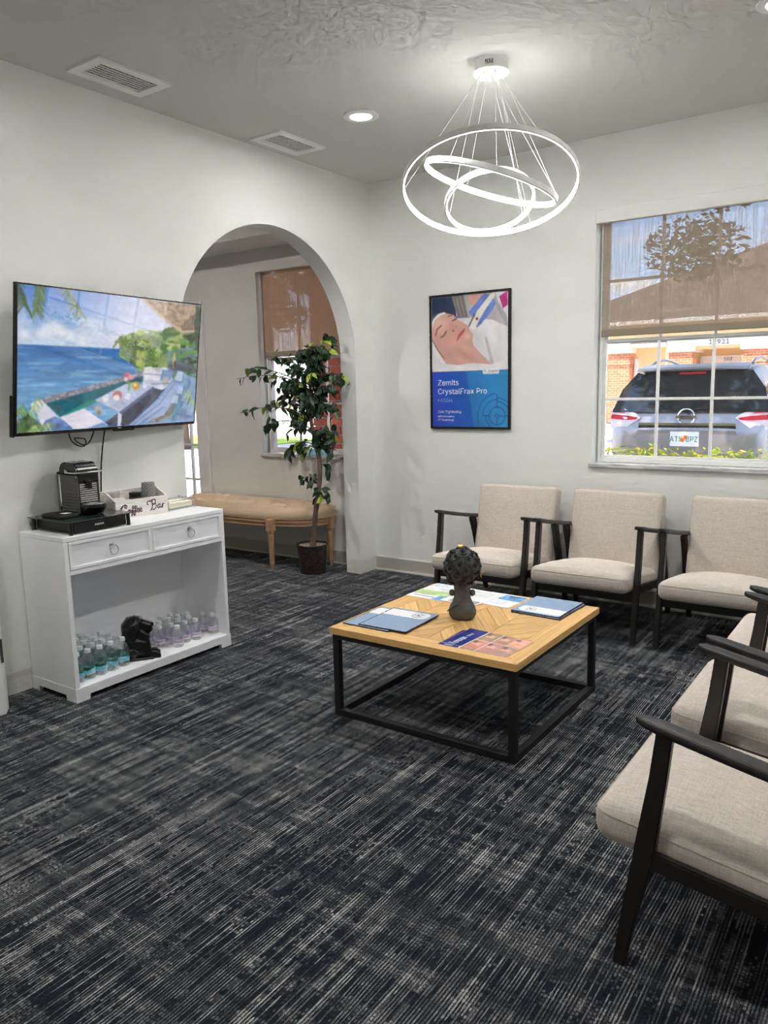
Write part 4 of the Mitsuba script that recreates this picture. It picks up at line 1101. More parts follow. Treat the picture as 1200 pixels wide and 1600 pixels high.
def folder(key, cx, cy, w, h, z0, rot, label, band=True):
    """A folder lying on the table: print up, its spine along local -x."""
    P = Print(60, 76, w / h, (140, 162, 190))
    P.c = P.c * (1 + 0.05 * (P.n(5, 2) - 0.5))[:, None]
    P.poly([(0.0, 0.06), (0.80, 0.06)] + [(0.80 + 0.13 * math.sin(t), 0.215 - 0.155 * math.cos(t)) for t in np.linspace(0, math.pi, 12)] + [(0, 0.37)], (232, 234, 236))
    ccx, ccy = 0.70, 0.215
    P.line([(ccx + 0.115 * math.cos(t), ccy + 0.115 * P.asp * math.sin(t)) for t in np.linspace(0.5, 5.6, 30)], 0.006, (84, 92, 112), 0.9)
    P.line([(ccx - 0.05, ccy + 0.03), (ccx - 0.02, ccy - 0.045), (ccx + 0.02, ccy + 0.04), (ccx + 0.055, ccy - 0.05)], 0.009, (62, 66, 84), 0.9)
    for i in range(6): P.blob(0.55 + 0.03 * i, 0.84 - 0.006 * (i % 2), 0.012, 0.016, (108, 132, 170), 0.8)
    M = trimesh.transformations.rotation_matrix(rot, Z); M[:3, 3] = (cx, cy, z0)
    m, col = P.sheet((-w / 2, h / 2, 0.0052), (w, 0, 0), (0, -h, 0)); m.faces = m.faces[:, ::-1]
    if m.face_normals[:, 2].mean() < 0: m.invert()
    m.apply_transform(M)
    k = num(key, labels)
    scene[k + '__cover'] = mikit.ply(m, 'mat_vcol', False, color=col)
    body = cat(B(-w / 2, w / 2, -h / 2, h / 2, 0, 0.0018), B(-w / 2, w / 2, -h / 2, h / 2, 0.0034, 0.005)); body.apply_transform(M)
    add(k + '__board', body, 'mat_folder_edge')
    pg = B(-w / 2 + 0.002, w / 2 - 0.004, -h / 2 + 0.004, h / 2 - 0.004, 0.0018, 0.0034); pg.apply_transform(M)
    add(k + '__pages', pg, 'mat_paper')
    sp = tube([(-w / 2, -h / 2, 0.0028), (-w / 2, h / 2, 0.0028)], 0.0034, 8); sp.apply_transform(M)
    add(k + '__spine', sp, 'mat_folder_edge')
    tag(k, label, 'folder', 'blue folders on the coffee table')


zt = TZ + 0.0002
folder('blue_folder', 1.505, -2.047, 0.222, 0.275, zt, 0.0, 'lower blue folder of the overlapping pair at the near left of the coffee table')
folder('blue_folder', 1.578, -2.040, 0.222, 0.270, zt + 0.0056, 0.03, 'upper blue folder of the overlapping pair, its round logo in full view')
folder('blue_folder', 2.028, -1.556, 0.222, 0.262, zt, math.pi - 0.04, 'lower blue folder of the pair at the far right corner of the coffee table')
folder('blue_folder', 2.022, -1.553, 0.218, 0.258, zt + 0.0056, math.pi - 0.02, 'upper blue folder of the pair at the far right corner of the coffee table')


def leaflet(key, P, cx, cy, w, h, z0, rot, label, catg, curl=0.0):
    m, col = P.sheet((-w / 2, h / 2, 0.0), (w, 0, 0), (0, -h, 0))
    if m.face_normals[:, 2].mean() < 0: m.invert()
    vv = np.array(m.vertices); vv[:, 2] += 0.0011 + curl * (vv[:, 0] / w) ** 2; m.vertices = vv
    M = trimesh.transformations.rotation_matrix(rot, Z); M[:3, 3] = (cx, cy, z0)
    m.apply_transform(M)
    k = num(key, labels)
    scene[k + '__face'] = mikit.ply(m, 'mat_vcol_gloss', False, color=col)
    b = B(-w / 2, w / 2, -h / 2, h / 2, 0, 0.0009); b.apply_transform(M)
    add(k + '__backing', b, 'mat_paper')
    tag(k, label, catg, None)


# front brochure, two copies
def faces_print(seed):
    P = Print(80, 60, 1.4, (200, 150, 130))
    r = np.random.default_rng(seed)
    for i in range(3):
        for j in range(2):
            a, b = 0.33 + 0.225 * i, 0.02 + 0.49 * j
            P.poly([(a, b), (a + 0.215, b), (a + 0.215, b + 0.47), (a, b + 0.47)], V([214, 158, 138]) * r.uniform(0.75, 1.12) + r.uniform(-14, 14, 3), 1, 0.12, 12, i + 3 * j)
            P.blob(a + 0.10, b + 0.22, 0.09, 0.085, (232, 186, 166), 0.9, 0.5)
            P.blob(a + 0.04, b + 0.10, 0.05, 0.05, (110, 76, 66), 0.8, 0.5)
            P.line([(a + 0.07, b + 0.30), (a + 0.13, b + 0.29)], 0.008, (190, 84, 92))
            P.line([(a + 0.05, b + 0.18), (a + 0.08, b + 0.17)], 0.006, (84, 56, 52))
    P.line([(0.555, 0), (0.555, 1)], 0.004, (240, 236, 236)); P.line([(0.33, 0.505), (1, 0.505)], 0.004, (240, 236, 236))
    P.poly([(0, 0), (0.31, 0), (0.31, 1), (0, 1)], (38, 46, 118), 1, 0.06, 6, 2)
    P.line([(0.315, 0), (0.315, 1)], 0.008, (244, 244, 246))
    for i in range(9):   # a title line and a smaller second word, turned along the short side
        P.line([(0.13, 0.86 - 0.042 * i), (0.13 + (0.05 if i % 3 else 0.07), 0.86 - 0.042 * i)], 0.011, (226, 228, 240), 0.9)
    for i in range(7): P.line([(0.14, 0.44 - 0.03 * i), (0.175, 0.44 - 0.03 * i)], 0.008, (206, 210, 232), 0.8)
    P.line([(0.10, 0.93), (0.19, 0.93)], 0.016, (226, 228, 240), 0.8)
    return P


leaflet('brochure', faces_print(1), 2.000, -2.105, 0.285, 0.200, zt, 0.0, 'lower of the two fanned navy brochures printed with small faces, at the table front', 'brochure')
leaflet('brochure', faces_print(2), 2.010, -2.088, 0.285, 0.205, zt + 0.0014, -0.08, 'upper of the two fanned navy brochures printed with small faces, at the table front', 'brochure')
F1 = Print(50, 60, 0.85, (236, 240, 242))
F1.poly([(0, 0.50), (1, 0.42), (1, 0.74), (0, 0.80)], (178, 206, 140), 1, 0.15, 8, 2); F1.poly([(0.72, 0.72), (1, 0.70), (1, 1), (0.66, 1)], (110, 152, 198), 1, 0.1)
F1.poly([(0, 0), (1, 0), (1, 0.2), (0, 0.26)], (204, 216, 224), 0.8, 0.15)
for i in range(12): F1.line([(0.12 + 0.045 * i, 0.875), (0.145 + 0.045 * i, 0.865)], 0.018, (70, 78, 120), 0.8)
for i in range(4): F1.line([(0.1, 0.30 + 0.035 * i), (0.8, 0.28 + 0.035 * i)], 0.007, (150, 160, 150), 0.7)
F2 = Print(50, 60, 0.8, (234, 236, 236))
for i in range(7): F2.line([(0.12, 0.12 + 0.055 * i), (0.86, 0.12 + 0.055 * i)], 0.009, (160, 166, 172), 0.7)
F2.poly([(0.2, 0.70), (0.95, 0.70), (0.95, 0.95), (0.2, 0.95)], (150, 150, 146), 1, 0.3, 12, 4); F2.blob(0.5, 0.82, 0.2, 0.12, (92, 90, 90), 0.9)
F3 = Print(50, 60, 0.95, (236, 238, 242))
F3.poly([(0.42, 0.05), (1, 0.05), (1, 0.46), (0.40, 0.46)], (92, 152, 206), 1, 0.25, 10, 4); F3.poly([(0.55, 0.10), (0.95, 0.06), (0.6, 0.30)], (60, 84, 130), 0.8)
for i in range(6): F3.line([(0.1, 0.55 + 0.06 * i), (0.8, 0.55 + 0.06 * i)], 0.009, (166, 172, 184), 0.7)
leaflet('flyer', F1, 1.480, -1.552, 0.205, 0.262, zt, -0.06, 'white flyer with a green stripe at the far left corner of the coffee table', 'flyer')
leaflet('flyer', F3, 1.785, -1.532, 0.195, 0.195, zt, -0.08, 'white flyer with a blue picture behind the bust near the blue folders', 'flyer')
leaflet('flyer', F2, 1.658, -1.562, 0.185, 0.250, zt + 0.0014, -0.12, 'white flyer of grey text lying directly behind the rose head bust', 'flyer')

# bust with roses for hair
prin('mat_bust', proc(lambda p, n, uv: mi.Color3f(0.078, 0.076, 0.073) * (0.75 + 0.5 * fbm(p.x * 60, p.y * 60, p.z * 60, 2))), 0.55, 0.35)
prin('mat_rose', L(66, 66, 66), 0.55, 0.35)
prin('mat_gold', L(222, 164, 48), 0.3, metallic=0.85)
BP = V([1.775, -1.862, TZ])
vb = V([3.32, -4.61]) - BP[:2]; vb /= np.linalg.norm(vb); sb = V([-vb[1], vb[0]])   # towards the camera; to the side


def bustp(m):   # local x = side (right in view), y = away, z up
    return place2d(m, BP, V([-vb[1], vb[0], 0]), V([-vb[0], -vb[1], 0]), Z)


pr = [(0.0, 0.0), (0.044, 0.0), (0.050, 0.006), (0.0565, 0.020), (0.058, 0.034), (0.053, 0.052), (0.043, 0.070), (0.036, 0.086), (0.0335, 0.102), (0.034, 0.125), (0.036, 0.15), (0.036, 0.19), (0.0, 0.20)]
bm = lathe(pr, 48)
bv = np.array(bm.vertices); k_ = np.clip((0.09 - bv[:, 2]) / 0.06, 0, 1)
bv[:, 1] *= 1 - 0.14 * k_; bv[:, 1] -= 0.010 * k_ * np.clip(bv[:, 2] / 0.03, 0, 1)
bv[:, 2] += 0.0
bm.vertices = bv
add('rose_head_bust__neck', bustp(bm), 'mat_bust', 50)
for s in (-1, 1):
    e = trimesh.creation.icosphere(2, 1.0); e.apply_scale((0.009, 0.014, 0.013))
    add('rose_head_bust__ear', bustp(mv(cat(e, mv(tube([(0.009 * math.cos(t), 0, 0.012 * math.sin(t)) for t in np.linspace(0, 6.28, 13)[:-1]], 0.0028, 6, True), s * 0.002, 0.006, 0.0)), s * 0.041, 0.0, 0.108)), 'mat_bust', 50)
strap = [(-0.062 + 0.0, 0.0, 0.030), (-0.052, -0.030, 0.046), (-0.03, -0.044, 0.066), (-0.008, -0.0385, 0.083)]
add('rose_head_bust__strap', bustp(tube(spline(strap, 20), 0.0026, 6)), 'mat_bust', 50)
HC = 0.220
core = trimesh.creation.icosphere(3, 0.0715); core.apply_scale((1.0, 1.0, 1.08))
add('rose_head_bust__hair_core', bustp(mv(core, 0, 0, HC)), 'mat_rose', True)


def rose():
    v, f = [], []
    rr = np.random.default_rng(5)
    for ring_, (n, rad, ht, w) in enumerate(((3, 0.0045, 0.0125, 0.9), (5, 0.0095, 0.0105, 0.75), (7, 0.0155, 0.0065, 0.62))):
        for i in range(n):
            t0 = 2 * math.pi * i / n + ring_ * 0.7
            g = len(v)
            for a in np.linspace(-1, 1, 5):
                for b in np.linspace(0, 1, 4):
                    t = t0 + a * w * 1.1
                    r = rad * (0.45 + 0.55 * b ** 0.7) + (0.0035 * b ** 3 if ring_ else 0) + 0.0012 * a
                    z = ht * b * (1 - 0.25 * a * a) - 0.001 * ring_ - (0.002 * b ** 4 if ring_ else 0)
                    v.append((r * math.cos(t), r * math.sin(t), z))
            for a in range(4):
                for b in range(3):
                    q = g + a * 4 + b; f += [(q, q + 1, q + 5), (q, q + 5, q + 4)]
    return trimesh.Trimesh(V(v), f, process=False)


rp = [mikit.ply(rotm(rose(), 0, Z), 'mat_rose', True), mikit.ply(warp(rose(), lambda v: v * V([0.8, 0.8, 0.9])), 'mat_rose', True)]
Mb = np.eye(4); Mb[:3, 0], Mb[:3, 1], Mb[:3, 2], Mb[:3, 3] = V([-vb[1], vb[0], 0]), V([-vb[0], -vb[1], 0]), Z, BP
NR = 44; r_ = np.random.default_rng(11)
for i in range(NR):
    z = 1 - 2 * (i + 0.5) / NR
    if z < -0.86: continue
    t = i * math.pi * (3 - 5 ** 0.5); rr = math.sqrt(1 - z * z)
    d = V([rr * math.cos(t), rr * math.sin(t), z])
    a, b, _ = frame_of(d); sp = r_.uniform(0, 6.28); a, b = a * math.cos(sp) + b * math.sin(sp), -a * math.sin(sp) + b * math.cos(sp)
    M = np.eye(4); sc = r_.uniform(1.22, 1.5); M[:3, 0], M[:3, 1], M[:3, 2] = a * sc, b * sc, d * sc * 0.78
    M[:3, 3] = V([0, 0, HC]) + d * V([0.0705, 0.0705, 0.075])
    scene[num('rose_head_bust__rose', scene)] = {**rp[i % 2], 'to_world': T((Mb @ M).tolist())}
# a pointed leaf below the hair
add('rose_head_bust__leaf', bustp(hull([(0.0, -0.040, 0.130), (-0.017, -0.046, 0.150), (0.017, -0.046, 0.150), (0.0, -0.040, 0.158), (0, -0.036, 0.14)])), 'mat_rose')


def butterfly():
    w = []
    for s in (-1, 1):
        for (tx, ty, rw) in ((0.010, 0.007, 0.0085), (0.008, -0.006, 0.0065)):
            P_ = [(s * (0.001 + tx * 0.5 * (1 + math.cos(t)) * 1.2), ty * 0.5 * (1 - math.cos(t) * -1) + rw * 0.6 * math.sin(t), 0.0012 + 0.5 * (0.001 + tx * 0.5 * (1 + math.cos(t)))) for t in np.linspace(0, 6.28, 13)[:-1]]
            w.append(hull(P_ + [(p[0], p[1], p[2] + 0.0008) for p in P_]))
    return cat(w, tube([(0, -0.009, 0.002), (0, 0.010, 0.002)], 0.0012, 6))


for d, sp in ((V([-0.02, -0.12, 1.0]), 0.3), (V([0.93, -0.30, -0.28]), 1.2)):
    d = d / np.linalg.norm(d); a, b, _ = frame_of(d); a, b = a * math.cos(sp) + b * math.sin(sp), -a * math.sin(sp) + b * math.cos(sp)
    m = butterfly(); m.apply_scale(1.25); add('rose_head_bust__butterfly', bustp(place2d(m, V([0, 0, HC]) + d * V([0.082, 0.082, 0.085]), a, b, d)), 'mat_gold', label='small gold butterfly')
tag('rose_head_bust', 'matte black bust whose hair is a ball of roses, centre of the coffee table', 'bust')
# ------------------------------------------------------------------ on the credenza
z0 = CT
# capsule drawer stand with a glass top
sx0, sx1, sy0, sy1, sh = 0.020, 0.322, -2.702, -2.392, 0.060
for x in (sx0 + 0.008, sx1 - 0.008):
    for y in (sy0 + 0.008, sy1 - 0.008):
        add('capsule_stand__post', cyl((x, y, z0), (x, y, z0 + sh - 0.004), 0.0085, 20), 'mat_black_gloss', 40)
add('capsule_stand__case', B(sx0 + 0.012, sx1 - 0.024, sy0 + 0.020, sy1 - 0.020, z0 + 0.010, z0 + 0.052, 0.002), 'mat_black_matte')
add('capsule_stand__drawer', B(sx1 - 0.022, sx1 - 0.008, sy0 + 0.019, sy1 - 0.019, z0 + 0.006, z0 + 0.052, 0.002), 'mat_black_gloss')
add('capsule_stand__badge', B(sx1 - 0.0085, sx1 - 0.0072, sy0 + 0.125, sy0 + 0.172, z0 + 0.026, z0 + 0.034), 'mat_chrome', label='small silver badge')
prin('mat_dark_glass', L(30, 38, 36), 0.06, 0.7)
add('capsule_stand__glass_top', B(sx0 - 0.010, sx1 + 0.008, sy0 - 0.012, sy1 + 0.012, z0 + sh - 0.004, z0 + sh, 0.0015), 'mat_dark_glass', label='dark glass top')
tag('capsule_stand', 'black coffee capsule drawer with a glass top under the coffee machine', 'capsule drawer')
G = z0 + sh

# coffee machine: faces +x
mx0, mx1, my0, my1 = 0.058, 0.190, -2.566, -2.455
add('coffee_machine__body', B(mx0, mx1, my0 + 0.006, my1 - 0.006, G, G + 0.186, 0.006), 'mat_black_gloss')
for yy in (my0, my1 - 0.006):
    k = add('coffee_machine__side_panel', B(mx0 + 0.001, mx1 + 0.004, yy, yy + 0.006, G + 0.006, G + 0.180, 0.002), 'mat_darkgrey', label='grey ribbed side panel')
    oy = yy - 0.0012 if yy == my0 else yy + 0.0072
    rib = [B(mx0 + 0.006, mx1 - 0.002, oy - 0.0014, oy + 0.0014, G + 0.014 + 0.0135 * i, G + 0.020 + 0.0135 * i, 0.001) for i in range(7)]
    add(k + '__rib', cat(rib), 'mat_darkgrey')
    add(k + '__screw', cat([cyl((x, oy - 0.002, z), (x, oy + 0.002, z), 0.0035, 12) for x in (mx0 + 0.007, mx1 - 0.003) for z in (G + 0.012, G + 0.172)]), 'mat_chrome')
hp = [(mx0 - 0.004, G + 0.184)] + [(mx0 + 0.035 - 0.039 * math.cos(t), G + 0.190 + 0.048 * math.sin(t)) for t in np.linspace(0, math.pi / 2, 9)] + [(mx1 - 0.030 + 0.036 * math.sin(t), G + 0.190 + 0.048 * math.cos(t) - 0.002) for t in np.linspace(0.1, math.pi / 2, 9)] + [(mx1 + 0.004, G + 0.150), (mx1 - 0.012, G + 0.142), (mx1 - 0.02, G + 0.184)]
hd = sg.Polygon(hp)
add('coffee_machine__head', cat(prism_xz(hd, my0 + 0.006, my1 - 0.006), prism_xz(hd.buffer(-0.004), my0, my0 + 0.006), prism_xz(hd.buffer(-0.004), my1 - 0.006, my1)), 'mat_black_gloss')
hz = G + 0.196
loop = spline([(mx0 + 0.062, my0 - 0.006, hz), (mx1 + 0.010, my0 - 0.006, hz - 0.003), (mx1 + 0.042, my0 + 0.014, hz - 0.001), (mx1 + 0.046, (my0 + my1) / 2, hz), (mx1 + 0.042, my1 - 0.014, hz), (mx1 + 0.010, my1 + 0.006, hz), (mx0 + 0.062, my1 + 0.006, hz)], 50)
add('coffee_machine__lever', cat(tube(loop, 0.0042, 10), [cyl((mx0 + 0.062, y, hz), (mx0 + 0.062, y + 0.008, hz), 0.009, 20) for y in (my0 - 0.009, my1 + 0.001)]), 'mat_chrome', 40, 'chrome lever')
gr = [B(mx1 - 0.002, mx1 + 0.003, my0 + 0.010, my1 - 0.010, G + 0.056 + 0.0098 * i, G + 0.0625 + 0.0098 * i, 0.001) for i in range(9)]
add('coffee_machine__grille', cat(gr), 'mat_chrome', label='chrome ribbed front')
add('coffee_machine__spout', cat(cyl((mx1 + 0.010, (my0 + my1) / 2, G + 0.118), (mx1 + 0.010, (my0 + my1) / 2, G + 0.150), 0.012, 20), B(mx1 - 0.01, mx1 + 0.014, (my0 + my1) / 2 - 0.02, (my0 + my1) / 2 + 0.02, G + 0.140, G + 0.158, 0.004)), 'mat_black_gloss', 40)
cyM = (my0 + my1) / 2
dp = [(mx1 - 0.004, my0 + 0.004), (mx1 + 0.045, my0 + 0.004)] + [(mx1 + 0.045 + 0.042 * math.sin(t), cyM - 0.0515 * math.cos(t)) for t in np.linspace(0.1, math.pi - 0.1, 14)] + [(mx1 + 0.045, my1 - 0.004), (mx1 - 0.004, my1 - 0.004)]
dp = sg.Polygon(dp)
v1 = [(x, y, G + 0.050) for x, y in dp.exterior.coords]; v0 = [(mx1 - 0.004 + (x - mx1 + 0.004) * 0.55, y, G + 0.004) for x, y in dp.exterior.coords]
v2 = [(x, y, G + 0.036) for x, y in dp.exterior.coords]
add('coffee_machine__drip_tray', cat(hull(v2 + v0), mv(extr(dp, 0.014), 0, 0, G + 0.036)), 'mat_black_gloss', 30)
add('coffee_machine__drip_grid', cat(mv(extr(dp.buffer(-0.007), 0.002), 0, 0, G + 0.050), lathe([(0.018, 0.0), (0.03, 0.0), (0.03, 0.002), (0.018, 0.002), (0.018, 0.0)], 28, (mx1 + 0.042, cyM, G + 0.052))), 'mat_chrome', 40)
add('coffee_machine__water_tank', cat(B(mx0 - 0.034, mx0 - 0.003, my0 + 0.012, my1 - 0.012, G + 0.03, G + 0.178, 0.006)), 'mat_glass')
add('coffee_machine__tank_lid', cat(B(mx0 - 0.037, mx0 - 0.002, my0 + 0.009, my1 - 0.009, G + 0.179, G + 0.190, 0.003), B(mx0 - 0.034, mx0 - 0.003, my0 + 0.012, my1 - 0.012, G, G + 0.028, 0.003)), 'mat_black_matte')
tag('coffee_machine', 'small black capsule coffee machine with grey side panel and chrome lever', 'coffee machine')
# flat black box beside the machine
fb_ = B(0.075, 0.225, -2.682, -2.588, G, G + 0.016, 0.004)
add('capsule_sleeve__box', fb_, 'mat_black_matte')
add('capsule_sleeve__label', B(0.150, 0.190, -2.640, -2.604, G + 0.016, G + 0.0166), 'mat_paper', label='white label')
tag('capsule_sleeve', 'flat black box with a white label lying beside the coffee machine', 'box')

# ------------------------------------------------------------------ the wooden coffee box
ang = math.atan2(0.215, 0.023) - math.pi / 2 + math.pi / 2
fd = V([0.023, 0.215]); fd /= np.linalg.norm(fd)                # along the front, to the right
bk_ = V([-fd[1], fd[0]])                                        # to the wall
o0 = V([0.177, -2.055]) - fd * 0.290                             # front left foot


def onbox(m): return place2d(m, (o0[0], o0[1], z0), V([fd[0], fd[1], 0]), V([bk_[0], bk_[1], 0]), Z)


prin('mat_washed', proc(lambda p, n, uv: mix(mi.Color3f(0.62, 0.57, 0.52), mi.Color3f(0.84, 0.81, 0.78), smoothstep(0.2, 0.75, fbm(p.x * 40, p.y * 22, p.z * 260, 3)))), 0.65, 0.25)
bwid, bdep = 0.290, 0.140
add('coffee_box__front_board', onbox(B(0, bwid, 0, 0.008, 0, 0.090, 0.001)), 'mat_washed')
add('coffee_box__back_board', onbox(B(0, bwid, bdep - 0.008, bdep, 0, 0.128, 0.001)), 'mat_washed')
sidep = sg.Polygon([(0.008, 0), (bdep - 0.008, 0), (bdep - 0.008, 0.128), (bdep - 0.05, 0.128), (0.008, 0.090)])
for xx in (0.0, bwid - 0.008): add('coffee_box__side_board', onbox(prism_yz(sidep, xx, xx + 0.008)), 'mat_washed')
add('coffee_box__bottom', onbox(B(0.008, bwid - 0.008, 0.008, bdep - 0.008, 0, 0.006)), 'mat_washed')
add('coffee_box__divider', onbox(B(0.095, 0.100, 0.008, bdep - 0.008, 0.006, 0.088, 0.001)), 'mat_washed')
add('coffee_box__divider', onbox(B(0.008, 0.095, 0.072, 0.077, 0.006, 0.096, 0.001)), 'mat_washed')
prin('mat_plum_ink', L(70, 40, 52), 0.6, 0.2)


def strokes(S, w=0.0019):
    g = []
    for s in S:
        p = spline([(a, b, 0) for a, b in s], 26)[:, :2] if len(s) > 2 else V(s, float)
        g.append(sg.LineString(p).buffer(w, 4))
    return extr(shapely.union_all(g), 0.0008)


def eL(x): return [(x, 0.011), (x + 0.009, 0.014), (x + 0.0115, 0.020), (x + 0.007, 0.023), (x + 0.002, 0.018), (x + 0.002, 0.008), (x + 0.008, 0.004), (x + 0.014, 0.009)]
def fL(x): return [(x, 0.012), (x + 0.009, 0.024), (x + 0.011, 0.036), (x + 0.007, 0.037), (x + 0.005, 0.020), (x + 0.003, -0.004), (x - 0.003, -0.010), (x - 0.002, 0.001), (x + 0.010, 0.011)]


Cs = [[(0.030, 0.036), (0.026, 0.046), (0.014, 0.046), (0.003, 0.032), (0.000, 0.014), (0.008, 0.003), (0.022, 0.004), (0.034, 0.014)], [(0.030, 0.036), (0.024, 0.030), (0.018, 0.036), (0.023, 0.043)], [(0.014, 0.046), (0.004, 0.040), (-0.008, 0.024), (-0.012, 0.010)],
      [(0.042, 0.022), (0.035, 0.016), (0.036, 0.006), (0.043, 0.005), (0.048, 0.013), (0.044, 0.022), (0.041, 0.021), (0.056, 0.018)], fL(0.056), fL(0.070), eL(0.083), eL(0.098)]
Bs = [[(0.020, 0.050), (0.018, 0.026), (0.012, 0.002), (0.004, -0.002)], [(0.010, 0.040), (0.001, 0.045), (-0.009, 0.040), (-0.010, 0.030), (-0.003, 0.028)], [(0.010, 0.040), (0.022, 0.050), (0.036, 0.048), (0.036, 0.034), (0.020, 0.026)],
      [(0.020, 0.026), (0.038, 0.024), (0.038, 0.008), (0.024, 0.000), (0.012, 0.004)], [(0.062, 0.022), (0.054, 0.022), (0.048, 0.010), (0.053, 0.003), (0.060, 0.010), (0.063, 0.022), (0.062, 0.008), (0.070, 0.006)], [(0.070, 0.006), (0.0765, 0.024)], [(0.0765, 0.024), (0.0765, 0.003)], [(0.0765, 0.016), (0.081, 0.0225), (0.087, 0.022)]]
lt = cat(strokes([[(a + 0.030, b + 0.020) for a, b in s] for s in Cs]), strokes([[(a + 0.182, b + 0.026) for a, b in s] for s in Bs]))
lt.apply_scale((1.0, 1.0, 1.0))
add('coffee_box__lettering', onbox(place2d(lt, (0, -0.0004, 0), X, Z, -Y)), 'mat_plum_ink', label='dark script reading Coffee Bar')
tag('coffee_box', 'whitewashed wooden box lettered Coffee Bar on the credenza', 'box')


def cup_fn(p, n, uv):
    a = dr.abs(dr.sin((uv.x * 11 + uv.y * 6) * math.pi)); b = dr.abs(dr.sin((uv.x * 11 - uv.y * 6) * math.pi))
    l = smoothstep(0.30, 0.16, dr.minimum(a, b))
    return mix(mi.Color3f(0.12, 0.115, 0.11), mi.Color3f(0.55, 0.54, 0.52), l)


prin('mat_cup', proc(cup_fn), 0.5, 0.3)


def uvlathe(prof, n=40):
    m, uv = grid(n + 1, len(prof), lambda u, v: np.zeros((len(u), 3)))
    P = V(prof); j = np.repeat(np.arange(len(prof)), n + 1); t = uv[:, 0] * 2 * np.pi
    m.vertices = np.stack([P[j, 0] * np.cos(t), P[j, 0] * np.sin(t), P[j, 1]], 1)
    return m, np.stack([uv[:, 0], (P[j, 1] - P[:, 1].min()) / 0.09], 1)


def inbox(x, y, z): return V([o0[0], o0[1], z0]) + V([fd[0] * x + bk_[0] * y, fd[1] * x + bk_[1] * y, z])


c = inbox(0.226, 0.070, 0.0062)
m, uv = uvlathe([(0.0, 0.150), (0.029, 0.150), (0.031, 0.149), (0.0315, 0.144), (0.0385, 0.052), (0.041, 0.046), (0.041, 0.000), (0.036, 0.0)])
m.apply_translation(c); scene['paper_cup_stack__cup'] = mikit.ply(m, 'mat_cup', True, uv=uv)
add('paper_cup_stack__rim', lathe([(0.0392, -0.0022), (0.0425, 0.0), (0.0392, 0.0022), (0.037, 0.0), (0.0392, -0.0022)], 32, c + V([0, 0, 0.0024])), 'mat_paper', 40)
tag('paper_cup_stack', 'upturned grey paper cups with a diamond pattern in the Coffee Bar box', 'paper cups')
c = inbox(0.152, 0.072, 0.0062)
add('dark_cup__body', lathe([(0.0, 0.0), (0.024, 0.0), (0.029, 0.104), (0.030, 0.106), (0.027, 0.106), (0.0, 0.100)], 28, c), 'mat_black_matte', 40)
add('dark_cup__sleeve', lathe([(0.0262, 0.03), (0.0298, 0.085), (0.0304, 0.085), (0.0270, 0.03), (0.0262, 0.03)], 28, c), 'mat_darkgrey', 40)
tag('dark_cup', 'black cup standing in the middle of the Coffee Bar box', 'cup')
for i, (a, b) in enumerate(((0.034, 0.104), (0.068, 0.104))):
    c = inbox(a, b, 0.0062)
    add('clear_cup__wall', lathe([(0.0, 0.0), (0.013, 0.0), (0.0165, 0.118), (0.0172, 0.118), (0.0137, -0.0), (0.0, 0.001)][:4] + [(0.0158, 0.118), (0.0124, 0.002), (0.0, 0.002)], 24, c), 'mat_glass', 40)
    add('clear_cup__rim', tube([(c[0] + 0.0170 * math.cos(t), c[1] + 0.0170 * math.sin(t), c[2] + 0.118) for t in np.linspace(0, 2 * np.pi, 25)[:-1]], 0.0012, 6, True), 'mat_white_metal', 40)
    tag(num('clear_cup', labels), f"clear plastic cup in the back left of the Coffee Bar box, {'nearer the coffee machine' if i == 0 else 'nearer the black cup'}", 'cup')
    if i == 0:
        for q in ('clear_cup__wall', 'clear_cup__rim'): pass
# keys of the second cup were numbered as parts: give it its own name
for q in ('wall', 'rim'):
    scene[f'clear_cup_001__{q}'] = scene.pop(f'clear_cup__{q}_001')
r_ = np.random.default_rng(2)
ORD = ('first', 'second', 'third', 'fourth', 'fifth')
for i in range(7):
    c = inbox(0.022 + 0.021 * (i % 4), 0.026 + 0.024 * (i // 4), 0.068 + 0.002 * (i % 3))
    k = f'creamer_pot_{i:03d}' if i else 'creamer_pot'
    scene[k + '__tub'] = mikit.ply(lathe([(0.0, -0.018), (0.007, -0.018), (0.0095, 0.0), (0.011, 0.0), (0.011, 0.0015), (0.0, 0.0015)], 18, c), 'mat_lamp_off', 40)
    scene[k + '__lid'] = mikit.ply(lathe([(0.0, 0.0016), (0.0108, 0.0016), (0.0108, 0.0024), (0.0, 0.0024)], 18, c), 'mat_paper', 40)
    tag(k, f"white creamer in the Coffee Bar box, {ORD[i % 4]} from the left in the {'front' if i < 4 else 'rear'} row", 'creamer', 'creamer pots in the Coffee Bar box')
add('creamer_tray', onbox(B(0.010, 0.093, 0.010, 0.070, 0.0062, 0.0495, 0.001)), 'mat_paper', label='white carton under the creamer pots in the Coffee Bar box', cat_='carton')

